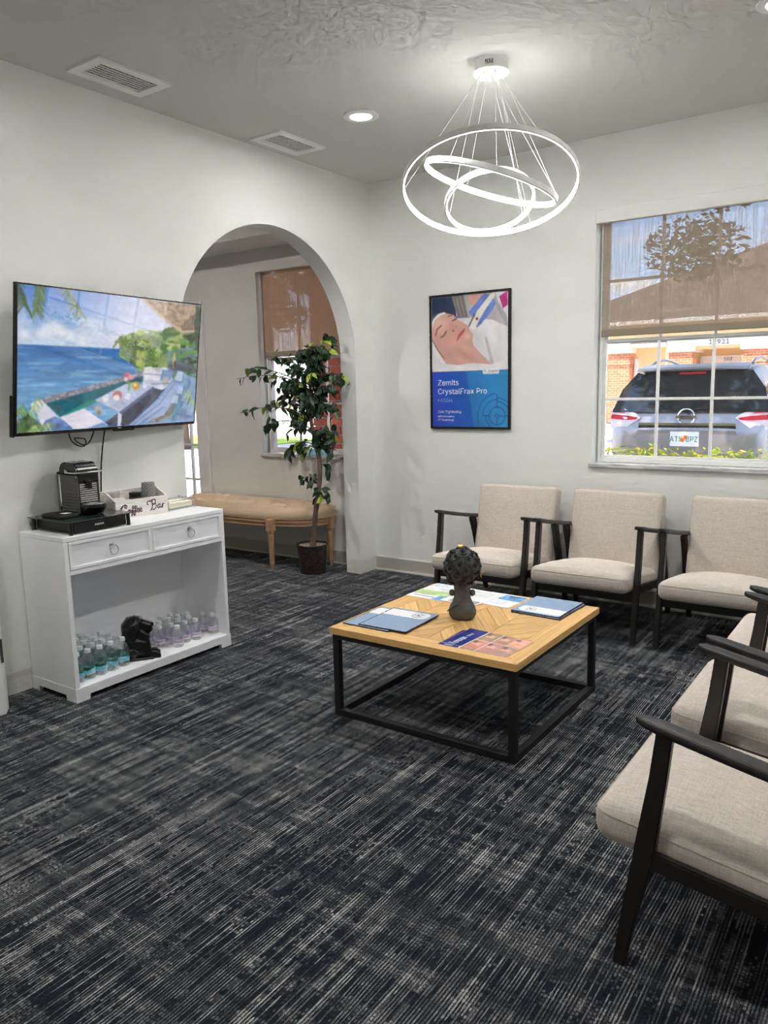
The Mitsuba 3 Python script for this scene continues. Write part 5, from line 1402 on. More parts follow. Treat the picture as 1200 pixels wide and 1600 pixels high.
# ------------------------------------------------------------------ wire tray with napkins
nx0, nx1, ny0, ny1 = 0.030, 0.150, -2.030, -1.858
prin('mat_wire', L(188, 188, 190), 0.25, metallic=1.0)
wz = (z0 + 0.006, z0 + 0.046)
ringp = lambda z: [(nx0, ny0, z), (nx1, ny0, z), (nx1, ny1, z), (nx0, ny1, z)]
wire = []
for z in wz:
    q = ringp(z)
    for a, b in zip(q, q[1:] + q[:1]): wire.append(cyl(a, b, 0.0022, 8))
for i in range(9):
    y = ny0 + (ny1 - ny0) * i / 8
    wire += [cyl((nx0, y, wz[0]), (nx0, y, wz[1]), 0.0014, 6)]
    wire += [cyl((nx0, y, wz[0]), (nx1, y, wz[0]), 0.0014, 6)]
for i in range(6):
    x = nx0 + (nx1 - nx0) * i / 5
    wire += [cyl((x, ny1, wz[0]), (x, ny1, wz[1]), 0.0014, 6), cyl((x, ny0, wz[0]), (x, ny0, wz[1]), 0.0014, 6)]
add('napkin_tray__wire_frame', cat(wire), 'mat_wire', 40)
for x in (nx0, nx1):
    for y in (ny0, ny1):
        add('napkin_tray__foot', mv(trimesh.creation.icosphere(2, 0.005), x, y, z0 + 0.005), 'mat_wire', True)
        if y == ny1: add('napkin_tray__finial', mv(trimesh.creation.icosphere(2, 0.006), x, y, wz[1] + 0.003), 'mat_wire', True)
tag('napkin_tray', 'chrome wire tray at the right end of the credenza top', 'tray')
prin('mat_napkin', L(236, 234, 216), 0.9, 0.1)
for i in range(7):
    zz = wz[0] + 0.0016 + 0.0042 * i; j = r_.uniform(-0.002, 0.002, 2)
    kk = num('napkin', scene)
    scene[kk] = mikit.ply(B(nx0 + 0.006 + j[0], nx1 - 0.006 + j[0], ny0 + 0.008 + j[1], ny1 - 0.008 + j[1], zz, zz + 0.0038, 0.0012), 'mat_napkin')
    tag(kk, ('bottom', 'second', 'third', 'fourth', 'fifth', 'sixth', 'topmost')[i] + ' cream napkin of the stack in the wire tray' + (', counted from below' if 0 < i < 6 else ''), 'napkin', 'napkins in the wire tray')

# ------------------------------------------------------------------ faceted lion on the shelf (faces +y)
SZ = 0.066
prin('mat_lion', L(13, 13, 14), 0.32, 0.5)
LP = V([0.248, -2.345, SZ])


def lp(m): return mv(rotm(m, -36, Z), *LP)


r_ = np.random.default_rng(4)


def rock(c, rx, ry, rz, n, seed):
    r = np.random.default_rng(seed); k = np.arange(n) + 0.5
    th, ph = np.arccos(1 - 2 * k / n), math.pi * (1 + 5 ** 0.5) * k
    P = np.stack([np.cos(ph) * np.sin(th), np.sin(ph) * np.sin(th), np.cos(th)], 1) * r.uniform(0.86, 1.06, (n, 1))
    return hull(P * V([rx, ry, rz]) + V(c))


def facet(prof, hw, seed, cx=0.0):
    """A faceted solid from a side profile (y, z), its cheeks drawn in towards the sides."""
    r = np.random.default_rng(seed); q = V(prof); c = q.mean(0); P = []
    for k, s_ in ((0.35, 1.0), (0.78, 0.86), (1.0, 0.55)):
        for sd_ in (-1, 1):
            for w in q: P.append((cx + sd_ * hw * k * r.uniform(0.93, 1.04), *(c + (w - c) * s_ * r.uniform(0.95, 1.03))))
    return hull(P)


add('lion_sculpture__body', lp(facet([(-0.070, 0.12), (0.02, 0.115), (0.054, 0.10), (0.060, 0.03), (0.060, 0.0), (-0.058, 0.0), (-0.072, 0.05)], 0.044, 1)), 'mat_lion')
add('lion_sculpture__base', lp(B(-0.050, 0.052, -0.064, 0.066, 0.0, 0.012, 0.003)), 'mat_lion')
add('lion_sculpture__mane', lp(facet([(-0.078, 0.118), (-0.076, 0.172), (-0.048, 0.202), (-0.004, 0.211), (0.014, 0.194), (0.020, 0.155), (-0.002, 0.105), (-0.03, 0.072), (-0.066, 0.082)], 0.060, 2)), 'mat_lion')
add('lion_sculpture__beard', lp(facet([(-0.025, 0.165), (0.0, 0.170), (0.055, 0.122), (0.058, 0.100), (0.040, 0.078), (0.005, 0.085), (-0.015, 0.12)], 0.046, 3)), 'mat_lion')
add('lion_sculpture__head', lp(facet([(-0.01, 0.203), (0.012, 0.195), (0.031, 0.180), (0.068, 0.170), (0.071, 0.150), (0.069, 0.134), (0.058, 0.122), (0.0, 0.125)], 0.030, 4)), 'mat_lion')
add('lion_sculpture__nose', lp(hull([(-0.012, 0.066, 0.172), (0.012, 0.066, 0.172), (-0.010, 0.075, 0.166), (0.010, 0.075, 0.166), (0.0, 0.074, 0.150), (-0.005, 0.066, 0.15), (0.005, 0.066, 0.15)])), 'mat_lion')
for s in (-1, 1): add('lion_sculpture__ear', lp(hull([(s * 0.026, 0.010, 0.194), (s * 0.044, 0.004, 0.188), (s * 0.036, 0.024, 0.198), (s * 0.030, 0.0, 0.205), (s * 0.030, 0.030, 0.186)])), 'mat_lion')
for s in (-1, 1):
    add('lion_sculpture__foreleg', lp(cat(hull([(s * 0.012, 0.01, 0.10), (s * 0.040, 0.01, 0.10), (s * 0.013, 0.05, 0.09), (s * 0.038, 0.05, 0.09), (s * 0.014, 0.02, 0.0), (s * 0.038, 0.02, 0.0), (s * 0.014, 0.062, 0.0), (s * 0.038, 0.062, 0.0)]),
        hull([(s * 0.010, 0.045, 0.0), (s * 0.042, 0.045, 0.0), (s * 0.012, 0.098, 0.0), (s * 0.040, 0.098, 0.0), (s * 0.013, 0.100, 0.014), (s * 0.039, 0.100, 0.014), (s * 0.013, 0.082, 0.030), (s * 0.039, 0.082, 0.030), (s * 0.013, 0.05, 0.034), (s * 0.039, 0.05, 0.034)]))), 'mat_lion')
    add('lion_sculpture__haunch', lp(rock((s * 0.036, -0.035, 0.034), 0.020, 0.042, 0.034, 18, 7 + s)), 'mat_lion')
add('lion_sculpture__tail', lp(hull([(0.03, -0.075, 0.006), (0.045, -0.085, 0.006), (0.05, -0.03, 0.004), (0.06, -0.035, 0.010), (0.045, -0.08, 0.018), (0.055, -0.033, 0.016)])), 'mat_lion')
tag('lion_sculpture', 'black faceted sitting lion between the two clusters of water bottles', 'sculpture')

# ------------------------------------------------------------------ water bottles
prin('mat_cap', L(226, 232, 232), 0.35, 0.4)
prin('mat_label_teal', proc(lambda p, n, uv: mix(mix(mi.Color3f(0.16, 0.45, 0.60), mi.Color3f(0.38, 0.70, 0.76), smoothstep(0.35, 0.6, fbm(uv.x * 9, uv.y * 3, 0.0, 2))), mi.Color3f(0.02, 0.12, 0.08), smoothstep(0.52, 0.60, uv.y + 0.35 * (noise(uv.x * 7, 3.0) - 0.5)) * smoothstep(0.30, 0.25, dr.abs(uv.x * 2 - dr.floor(uv.x * 2) - 0.4) * 0.5))), 0.4, 0.4)
prin('mat_label_blue', proc(lambda p, n, uv: mix(mix(mi.Color3f(0.80, 0.80, 0.82), mi.Color3f(0.24, 0.33, 0.56), smoothstep(0.50, 0.55, uv.y) * smoothstep(0.84, 0.79, uv.y)), mi.Color3f(0.58, 0.16, 0.26), smoothstep(0.24, 0.28, uv.y) * smoothstep(0.46, 0.42, uv.y)) * (1.0 - 0.0 * uv.x)), 0.4, 0.4)


def bottle(prof, lab, labmat, capr, capz):
    b = Proto()
    b.part('body', lathe(prof, 26), 'mat_water', 40)
    m, uv = uvlathe(lab, 26); uv[:, 1] = (m.vertices[:, 2] - lab[0][1]) / (lab[-1][1] - lab[0][1])
    b.part('wrapper', m, labmat, True, uv=uv)
    b.part('cap', lathe([(0.0, capz), (capr, capz), (capr, capz + 0.011), (capr - 0.0015, capz + 0.0125), (0.0, capz + 0.0125)], 18), 'mat_cap', 40)
    b.part('neck_ring', lathe([(capr - 0.002, capz - 0.004), (capr + 0.0015, capz - 0.004), (capr + 0.0015, capz - 0.0015), (capr - 0.002, capz - 0.0015), (capr - 0.002, capz - 0.004)], 18), 'mat_cap', 40)
    return b


r0 = 0.0295
bt1 = bottle([(0.0, 0.0), (0.024, 0.0), (0.028, 0.003), (r0, 0.008), (r0, 0.014), (0.0285, 0.017), (r0, 0.020), (0.0288, 0.024), (0.0288, 0.060), (r0, 0.064), (r0, 0.082), (0.0285, 0.090), (0.024, 0.101), (0.0165, 0.110), (0.0125, 0.116), (0.0122, 0.124), (0.0, 0.124)],
             [(0.0296, 0.024), (0.0296, 0.058)], 'mat_label_teal', 0.0142, 0.1245)
bt2 = bottle([(0.0, 0.0), (0.024, 0.0), (0.028, 0.003), (0.0292, 0.008), (0.028, 0.012), (0.0288, 0.016), (0.0280, 0.019), (0.0280, 0.041), (0.0290, 0.044), (0.0285, 0.052), (0.0245, 0.070), (0.0170, 0.085), (0.0128, 0.091), (0.0125, 0.097), (0.0, 0.097)],
             [(0.0290, 0.020), (0.0290, 0.040)], 'mat_label_blue', 0.0142, 0.0975)
r_ = np.random.default_rng(8)
ORD = ('first', 'second', 'third', 'fourth', 'fifth')
ROW = ('front', 'second', 'third', 'fourth', 'back')
for i in range(5):
    for j in range(5):
        if (i, j) == (4, 4): continue
        x = 0.276 - 0.060 * j + r_.uniform(-0.001, 0.001) - (0.010 if i == 4 and j == 0 else 0.004 * (i % 2))
        y = -2.700 + 0.0605 * i + r_.uniform(-0.0006, 0.0006) + (0.008 if i == 4 else 0)
        bt1.put('teal_bottle', T().translate([float(x), float(y), SZ]).rotate([0, 0, 1], float(r_.uniform(0, 360))), f'teal labelled water bottle, {ORD[i]} from the left in the {ROW[j]} row of the left cluster', 'bottle', 'teal labelled water bottles on the credenza shelf')
spots = [(0.196, -2.180), (0.276, -2.130), (0.214, -2.118), (0.248, -2.058), (0.262, -1.998), (0.262, -1.880), (0.200, -1.892)]
spots += [(x, y) for x in (0.132, 0.070) for y in (-2.190, -2.128, -2.066, -2.004, -1.942)] + [(0.186, -2.050), (0.196, -1.985)]
names = ['clear bottle right behind the paw of the lion, red and blue band', 'foremost clear bottle of the right cluster, red and blue band', 'clear bottle behind the foremost one of the right cluster', 'clear bottle second from the right end of the front row beside the lion',
         'clear bottle at the right end of the dense right cluster', 'lone clear bottle at the right wall of the credenza shelf, nearer the front', 'lone clear bottle at the right wall of the credenza shelf, farther back']
names += [f'clear bottle, {ORD[i]} from the left in the {r} row of the right cluster' for r in ('next to last', 'rearmost') for i in range(5)] + ['clear bottle in the middle of the right cluster, left one of two', 'clear bottle in the middle of the right cluster, right one of two']
for (x, y), nm_ in zip(spots, names):
    bt2.put('clear_bottle', T().translate([x, y, SZ]).rotate([0, 0, 1], float(r_.uniform(0, 360))), nm_, 'bottle', 'clear water bottles on the credenza shelf')

# ------------------------------------------------------------------ potted ficus
PC = V([-0.345, -0.335])
prin('mat_pot', proc(lambda p, n, uv: mix(mi.Color3f(0.012, 0.008, 0.008), mi.Color3f(0.10, 0.055, 0.045), smoothstep(0.55, 0.75, fbm(p.x * 130, p.y * 130, p.z * 200, 2)))), 0.3, 0.5, clearcoat=0.4)
add('potted_ficus__pot', lathe([(0.0, 0.0), (0.088, 0.0), (0.092, 0.004), (0.112, 0.205), (0.118, 0.208), (0.120, 0.216), (0.116, 0.220), (0.108, 0.214), (0.104, 0.190), (0.0, 0.188)], 48, (PC[0], PC[1], 0)), 'mat_pot', 40)
prin('mat_moss', proc(lambda p, n, uv: mix(mi.Color3f(0.09, 0.07, 0.05), mi.Color3f(0.36, 0.31, 0.23), fbm(p.x * 200, p.y * 200, p.z * 200, 2))), 0.95, 0.1)
ms, _ = grid(28, 28, lambda u, v: np.stack([PC[0] + 0.103 * (u - 0.5) * 2 * np.sqrt(np.maximum(0, 1 - 0.5 * (2 * v - 1) ** 2)), PC[1] + 0.103 * (v - 0.5) * 2 * np.sqrt(np.maximum(0, 1 - 0.5 * (2 * u - 1) ** 2)), 0.196 + 0.014 * meshkit.fbm(np.stack([u * 14, v * 14, u * 0], -1), 3)], 1))
add('potted_ficus__moss', ms, 'mat_moss', True)
prin('mat_bark', proc(lambda p, n, uv: mix(mi.Color3f(0.085, 0.055, 0.040), mi.Color3f(0.20, 0.15, 0.115), fbm(p.x * 60, p.y * 60, p.z * 14, 3))), 0.85, 0.2)
tk = [(-0.338, -0.340, 0.19), (-0.318, -0.345, 0.30), (-0.292, -0.345, 0.46), (-0.262, -0.34, 0.62), (-0.246, -0.335, 0.76), (-0.258, -0.33, 0.86), (-0.292, -0.325, 0.97), (-0.318, -0.325, 1.10), (-0.318, -0.33, 1.24), (-0.305, -0.335, 1.40), (-0.290, -0.335, 1.55)]
tks = spline(tk, 70)
add('potted_ficus__trunk', tube(tks, np.linspace(0.021, 0.009, 70) * (1 + 0.10 * np.sin(np.arange(70) * 1.3)), 12), 'mat_bark', 50)


def leafm(curl):
    n = 9; v, f = [], []
    for i in range(n + 1):
        s = i / n
        w = 0.5 * (math.sin(math.pi * s ** 0.72) ** 0.85) * (1 - 0.25 * s) if 0 < s < 1 else 0.0
        w = max(w, 0.012) * 0.60
        for q in (-1, -0.5, 0, 0.5, 1):
            v.append((w * q, s, -curl * s * s + 0.16 * abs(q) * w * 1.6 + 0.02 * math.sin(9 * s + q)))
    for i in range(n):
        for k in range(4):
            a = i * 5 + k; f += [(a, a + 1, a + 6), (a, a + 6, a + 5)]
    return trimesh.Trimesh(V(v), f, process=False)


for nm, c in (('a', (30, 52, 34)), ('b', (46, 74, 40)), ('c', (150, 172, 58))):
    scene['mat_leaf_' + nm] = {'type': 'twosided', 'bsdf': {'type': 'principled', 'base_color': {'type': 'rgb', 'value': L(*c)}, 'roughness': 0.38, 'specular': 0.5}}
lv = [mikit.ply(leafm(c_), 'mat_leaf_' + k_, True) for k_ in 'abc' for c_ in (0.10, 0.28)]
r_ = np.random.default_rng(21)
right_ = V([0.817, 0.576, 0])                    # across the view, for spreading the twigs as the tree spreads
twigs = []


def twig(start, mid, end, n, droop=0.0):
    p = spline([start, mid, end], 14); twigs.append((p, n))


def S(u, d, z): return V([-0.30, -0.333, 0]) + V([1.0, 0, 0]) * u + V([0, 1.0, 0]) * d + V([0, 0, z])


tw = [  # (from height on trunk, spread along the wall, depth, end height, leaves)
    (1.36, -0.74, 0.0, 1.43, 11), (1.34, -0.55, -0.10, 1.50, 10), (1.16, -0.74, 0.02, 1.17, 11), (1.18, -0.46, 0.06, 1.22, 10), (1.05, -0.46, -0.04, 1.07, 10), (1.02, -0.34, 0.08, 1.00, 8), (0.93, -0.24, -0.05, 0.88, 9), (0.90, -0.16, 0.05, 0.86, 8),
    (0.66, -0.13, -0.03, 0.66, 5), (0.62, 0.10, 0.03, 0.52, 6), (0.56, 0.12, -0.05, 0.56, 6), (0.78, 0.10, 0.04, 0.72, 6), (0.95, 0.16, 0.02, 0.88, 8), (1.00, 0.22, -0.05, 1.00, 8), (1.16, 0.22, 0.02, 1.17, 10), (1.28, 0.24, -0.04, 1.32, 11), (1.36, 0.28, 0.03, 1.42, 12),
    (1.45, 0.24, -0.06, 1.60, 12), (1.46, 0.14, 0.05, 1.70, 11), (1.48, 0.02, -0.05, 1.62, 12), (1.45, -0.16, 0.05, 1.60, 12), (1.40, -0.30, -0.05, 1.58, 12), (1.30, -0.32, 0.05, 1.36, 12), (1.24, -0.26, -0.08, 1.28, 11), (1.30, -0.12, -0.14, 1.36, 11), (1.22, 0.06, -0.14, 1.26, 11), (1.36, 0.10, -0.12, 1.44, 11), (1.10, -0.10, -0.12, 1.12, 10), (1.40, 0.0, 0.12, 1.50, 9), (1.20, -0.14, 0.12, 1.22, 8)]
for zt_, u, d, ze, n in tw:
    i = int(np.argmin(np.abs(tks[:, 2] - zt_))); a = tks[i]
    e = S(u, d, ze); mid = (a + e) / 2 + V([0, 0, 0.055])
    p = spline([a, mid, e], 16); twigs.append((p, n))
add('potted_ficus__branch', cat([tube(p, np.linspace(0.0048, 0.0014, len(p)), 6) for p, _ in twigs]), 'mat_bark', 50)
cnt = 0
for p, n in twigs:
    ln = len(p)
    for q in range(n):
        s = 0.18 + 0.82 * (q + r_.uniform(0, 0.6)) / n
        s = min(s, 1.0); i = min(int(s * (ln - 1)), ln - 2); c = p[i] + (p[i + 1] - p[i]) * (s * (ln - 1) - i)
        dirn = p[i + 1] - p[i]; dirn = dirn / np.linalg.norm(dirn)
        side = np.cross(dirn, Z); side /= max(np.linalg.norm(side), 1e-6)
        dv = dirn * r_.uniform(0.1, 0.8) + side * r_.uniform(-1, 1) + Z * r_.uniform(-1.1, 0.05) + r_.normal(0, 0.18, 3); dv /= np.linalg.norm(dv)
        nn = Z * 0.9 + V([0.45, -0.6, 0]) * r_.uniform(0.1, 1.2) + r_.normal(0, 0.45, 3); nn -= dv * (nn @ dv); nn /= np.linalg.norm(nn)
        xx = np.cross(dv, nn); size = r_.uniform(0.060, 0.086)
        M = np.eye(4); M[:3, 0], M[:3, 1], M[:3, 2], M[:3, 3] = xx * size, dv * size, nn * size, c
        kind = 2 if (r_.random() < (0.34 if s > 0.88 else 0.10)) else (1 if r_.random() < 0.35 else 0)
        if c[1] > -0.11: continue
        if cnt < 300:
            scene[num('potted_ficus__leaf', scene)] = {**lv[kind * 2 + int(r_.random() < 0.5)], 'to_world': T(M.tolist())}; cnt += 1
inn = []
lbase = leafm(0.18)
for i in range(440):
    p, n = twigs[12 + i % (len(twigs) - 12)] if i % 4 else twigs[i % len(twigs)]
    s = r_.uniform(0.15, 0.97); c = p[int(s * (len(p) - 1))] + r_.normal(0, 0.03, 3)
    dv = r_.normal(0, 0.6, 3) + V([0, 0, -0.7]); dv /= np.linalg.norm(dv); nn = V([0.4, -0.6, 0.7]) + r_.normal(0, 0.5, 3); nn -= dv * (nn @ dv); nn /= np.linalg.norm(nn)
    sz = r_.uniform(0.055, 0.08); M = np.eye(4); M[:3, 0], M[:3, 1], M[:3, 2], M[:3, 3] = np.cross(dv, nn) * sz, dv * sz, nn * sz, c
    if c[1] < -0.12:
        m = lbase.copy(); m.apply_transform(M); inn.append(m)
add('potted_ficus__inner_leaves', cat(inn), 'mat_leaf_a', True, kind='stuff')
tag('potted_ficus', 'artificial ficus tree in a dark brown pot in front of the tufted bench', 'potted tree')

# a pale blue crumpled cloth on the far sill
prin('mat_blue_cloth', L(150, 205, 222), 0.8, 0.2)
cl, _ = grid(26, 18, lambda u, v: np.stack([-0.74 + 0.26 * u, 0.005 + 0.050 * v, W2[2] + 0.020 + np.sin(np.pi * u) ** 0.6 * np.sin(np.pi * v) ** 0.6 * (0.025 + 0.045 * meshkit.fbm(np.stack([u * 6, v * 4, u * 0 + 2], -1), 3))], 1))
add('blue_cloth', cl, 'mat_blue_cloth', True, label='pale blue crumpled cloth on the far window sill behind the ficus', cat_='cloth')
# ------------------------------------------------------------------ outdoors
GZ = -0.15
prin('mat_asphalt', proc(lambda p, n, uv: mi.Color3f(0.40, 0.385, 0.37) * (0.8 + 0.3 * fbm(p.x * 3, p.y * 3, 0.0, 3))), 0.9, 0.2)
add('parking_ground', B(-40, 30, WY + 0.0, 70, GZ - 0.2, GZ), 'mat_asphalt', kind='structure', label='pale paved ground outside the windows')
prin('mat_lawn', proc(lambda p, n, uv: mix(mi.Color3f(0.16, 0.26, 0.045), mi.Color3f(0.36, 0.44, 0.10), fbm(p.x * 2, p.y * 2, 0.0, 3))), 0.95, 0.1)
add('lawn', B(-34, -11.5, 9.5, 13.5, GZ, GZ + 0.03), 'mat_lawn', label='sunlit lawn seen through the glazed door', cat_='lawn', kind='stuff')
prin('mat_paver', proc(lambda p, n, uv: mix(mi.Color3f(0.50, 0.40, 0.36), mi.Color3f(0.62, 0.54, 0.49), cell_rand(dr.floor(p.x / 0.2), dr.floor(p.y / 0.1), 1))), 0.85, 0.2)
add('paver_path', B(-20, -1.6, WY + 0.02, 9.4, GZ, GZ + 0.02), 'mat_paver', kind='structure', label='pinkish brick paving seen through the glazed door')

# brick column of this building outside the far window: each brick a piece
scene['mat_mortar'] = {'type': 'twosided', 'bsdf': {'type': 'diffuse', 'reflectance': {'type': 'rgb', 'value': L(206, 196, 186)}}}
for i, c in enumerate(((176, 92, 74), (162, 82, 66), (188, 104, 84), (170, 96, 80))): prin(f'mat_brick_{i}', proc(lambda p, n, uv, c=c: mi.Color3f(*L(*c)) * (0.8 + 0.4 * fbm(p.x * 40, p.y * 40, p.z * 40, 2))) if i == 0 else L(*c), 0.9, 0.15)
bx0, bx1, by0_, by1_, bzt = -1.10, -0.17, 0.62, 1.10, 2.60
add('brick_column__core', B(bx0 + 0.012, bx1 - 0.012, by0_ + 0.012, by1_ - 0.012, GZ, bzt), 'mat_mortar')
r_ = np.random.default_rng(6)
bsh = {}


def brick(L_, W_, i):
    if (L_, W_, i) not in bsh: bsh[(L_, W_, i)] = mikit.ply(B(0, L_, 0, W_, 0, 0.062, 0.003), f'mat_brick_{i}')
    return bsh[(L_, W_, i)]


nb = 0; row = 0; z = GZ + 0.01
while z < bzt - 0.06:
    off = 0.0 if row % 2 == 0 else -0.1
    x = bx0 + off
    while x < bx1 - 0.02:
        a, b = max(x, bx0), min(x + 0.2, bx1)
        if b - a > 0.04 and nb < 296 and z > 0.70:
            scene[num('brick_column__brick', scene)] = {**brick(round(b - a - 0.01, 4), 0.06, int(r_.integers(4))), 'to_world': T().translate([a, by0_ - 0.001 - float(r_.uniform(0, 0.002)), z])}; nb += 1
        x += 0.21
    z += 0.073; row += 1
rest = []
z = GZ + 0.01; row = 0
while z < bzt - 0.06:
    y = by0_ + 0.07 + (0 if row % 2 else 0.1)
    while y < by1_ - 0.08:
        rest += [B(bx0, bx0 + 0.05, y, y + 0.2, z, z + 0.062), B(bx1 - 0.05, bx1, y, min(y + 0.2, by1_), z, z + 0.062)]; y += 0.21
    if z <= 0.70:
        x = bx0 + (0 if row % 2 else 0.1)
        while x < bx1 - 0.1: rest.append(B(x, x + 0.2, by0_, by0_ + 0.05, z, z + 0.062)); x += 0.21
    z += 0.073; row += 1
add('brick_column__side_bricks', cat(rest), 'mat_brick_1', kind='stuff')
tag('brick_column', 'red brick column just outside the far window', 'column')


# ------------------------------------------------------------------ foliage
def leaf_cloud(centers, n, size, seed, flat=0.5):
    """n small two-triangle leaves strewn about clumps (x, y, z, rx, ry, rz)."""
    r = np.random.default_rng(seed); C = V(centers, float)
    w = (C[:, 3] * C[:, 4] * C[:, 5]) ** 0.667; k = r.choice(len(C), n, p=w / w.sum())
    d = r.normal(size=(n, 3)); d /= np.linalg.norm(d, axis=1, keepdims=True)
    P = C[k, :3] + d * C[k, 3:] * (r.random((n, 1)) ** 0.4)
    a = r.normal(size=(n, 3)); a[:, 2] *= flat; a /= np.linalg.norm(a, axis=1, keepdims=True)
    b = np.cross(a, r.normal(size=(n, 3))); b /= np.linalg.norm(b, axis=1, keepdims=True)
    s = size * r.uniform(0.7, 1.3, (n, 1))
    nn = np.cross(a, b)
    v = np.stack([P - a * s, P + b * s * 0.42 + nn * s * 0.12, P + a * s, P - b * s * 0.42 + nn * s * 0.12], 1).reshape(-1, 3)
    i = np.arange(n)[:, None] * 4
    f = np.vstack([i + V([0, 1, 2], int), i + V([0, 2, 3], int)])
    return trimesh.Trimesh(v, f, process=False)


def leafmat(key, c, t=0.5):
    scene[key] = {'type': 'principledthin', 'base_color': {'type': 'rgb', 'value': L(*c)}, 'roughness': 0.55, 'diff_trans': t, 'spec_trans': 0.0, 'eta': 1.35}


leafmat('mat_hedge', (138, 158, 70), 0.6); leafmat('mat_hedge_2', (186, 178, 78), 0.6); leafmat('mat_tree_leaf', (58, 84, 38), 0.5)
hc = []
r_ = np.random.default_rng(9)
for i in range(60):
    x = -0.9 + 0.11 * i
    hc.append((x, 1.55 + r_.uniform(-0.12, 0.12), 0.41 + r_.uniform(-0.02, 0.02), 0.24, 0.30, 0.44))
add('hedge__leaves', leaf_cloud(hc, 40000, 0.025, 1), 'mat_hedge', kind='stuff')
add('hedge__new_leaves', leaf_cloud([(a, b, c + 0.16, d, e, 0.28) for a, b, c, d, e, f in hc], 9000, 0.024, 2), 'mat_hedge_2', kind='stuff', label='yellow green new leaves')
hs = cat([cyl((c[0], c[1], GZ), (c[0] + 0.05, c[1], 0.55), 0.012, 6) for c in hc[::3]])
add('hedge__stem', hs, 'mat_bark')
tag('hedge', 'clipped green hedge just outside the window in front of the silver car', 'hedge')


def tree(key, x, y, h, crown, n, seed, label, leaf=0.16, lean=(0, 0), rad=0.2):
    r = np.random.default_rng(seed)
    top = V([x + lean[0] + r.uniform(-0.4, 0.4), y + lean[1] + r.uniform(-0.4, 0.4), h])
    tr_ = spline([(x, y, GZ), (x + 0.15, y, GZ + h * 0.3), tuple((V([x, y, GZ]) + top) / 2 + V([0.1, 0.1, 0])), tuple(top)], 16)
    bs, cs = [tube(tr_, np.linspace(rad, 0.05, 16), 10)], []
    for i in range(16):
        t = r.uniform(0.42, 0.95); a = tr_[int(t * 15)]; ph = i * 2.4 + r.uniform(-0.4, 0.4)
        e = V([x + lean[0], y + lean[1], h]) + V([math.cos(ph), math.sin(ph), 0]) * crown * r.uniform(0.45, 1.0) + Z * r.uniform(-0.28, 0.30) * crown
        bs.append(tube(spline([a, (a + e) / 2 + Z * 0.25, e], 8), np.linspace(0.06, 0.012, 8), 6))
        for q in range(5):
            c = a + (e - a) * r.uniform(0.55, 1.15) + r.normal(0, 0.28 * crown * 0.5, 3)
            cs.append((*c, crown * r.uniform(0.12, 0.26), crown * r.uniform(0.12, 0.26), crown * r.uniform(0.08, 0.16)))
    add(key + '__branches', cat(bs), 'mat_bark', 50)
    add(key + '__leaves', leaf_cloud(cs, n, leaf, seed), 'mat_tree_leaf', kind='stuff')
    tag(key, label, 'tree')


tree('oak_tree', 4.2, 14.0, 6.7, 4.6, 62000, 3, 'dark leafy tree over the roof line behind the roller blind with the car', 0.085, (-2.1, 0.0))
tree('oak_tree_001', 12.0, 20.5, 7.0, 3.8, 12000, 5, 'leafy tree right of the garages, mostly outside the view', 0.15)
tree('oak_tree_002', -12.6, 9.1, 4.4, 2.6, 9000, 8, 'tree with a leaning trunk on the lawn seen through the glazed door', 0.12, (0.9, 0), 0.12)
tree('oak_tree_003', 0.15, 2.7, 6.9, 3.0, 5200, 12, 'tree overhanging the building, seen mirrored in the rear glass of the silver car', 0.14)

# ------------------------------------------------------------------ garages across the car park
prin('mat_stucco', L(236, 208, 160), 0.9, 0.15)
prin('mat_stucco_trim', L(244, 240, 230), 0.85, 0.2)


def brick_fn(p, n, uv):
    side = smoothstep(0.4, 0.6, dr.abs(n.x))
    h = p.x * (1 - side) + p.y * side
    r0_ = dr.floor(p.z / 0.085); q = (h + 0.11 * (r0_ - 2 * dr.floor(r0_ / 2))) / 0.22
    fx = q - dr.floor(q); fz = p.z / 0.085 - r0_
    m = smoothstep(0.0, 0.07, fx) * smoothstep(1.0, 0.93, fx) * smoothstep(0.0, 0.14, fz) * smoothstep(1.0, 0.86, fz)
    return mix(mi.Color3f(0.62, 0.52, 0.45), mi.Color3f(0.58, 0.22, 0.11) * (0.8 + 0.45 * cell_rand(dr.floor(q), r0_, 3)), m)


prin('mat_far_brick', proc(brick_fn), 0.9, 0.15)
prin('mat_garage_door', L(238, 232, 222), 0.6, 0.3)
prin('mat_shingle', proc(lambda p, n, uv: mi.Color3f(0.17, 0.145, 0.13) * (0.75 + 0.5 * cell_rand(dr.floor(p.x / 0.3), dr.floor(p.z / 0.12), 5))), 0.9, 0.15)
FYB = 24.0                                     # the front of the piers
gb = 'garage_building'
add(f'{gb}__wall', B(-16, 10, FYB + 1.3, FYB + 9, GZ, 3.10), 'mat_stucco', kind=None)
piers = [(-6.55, -5.78), (-4.35, -3.62), (-1.95, -1.26), (0.30, 1.0), (3.2, 3.9)]
for i, (a, b) in enumerate(piers):
    zt_ = 2.36 if i else 2.40
    add(f'{gb}__pier', cat(B(a, b, FYB, FYB + 0.55, GZ + 0.05, zt_), B(a - 0.04, b + 0.04, FYB - 0.04, FYB + 0.55, zt_ - 0.42, zt_ - 0.22), B(a - 0.02, b + 0.02, FYB - 0.02, FYB + 0.55, zt_ - 0.5, zt_ - 0.44)), 'mat_far_brick')
    add(f'{gb}__pier_cap', B(a - 0.10, b + 0.10, FYB - 0.10, FYB + 1.45, zt_, 2.86, 0.02), 'mat_stucco_trim')
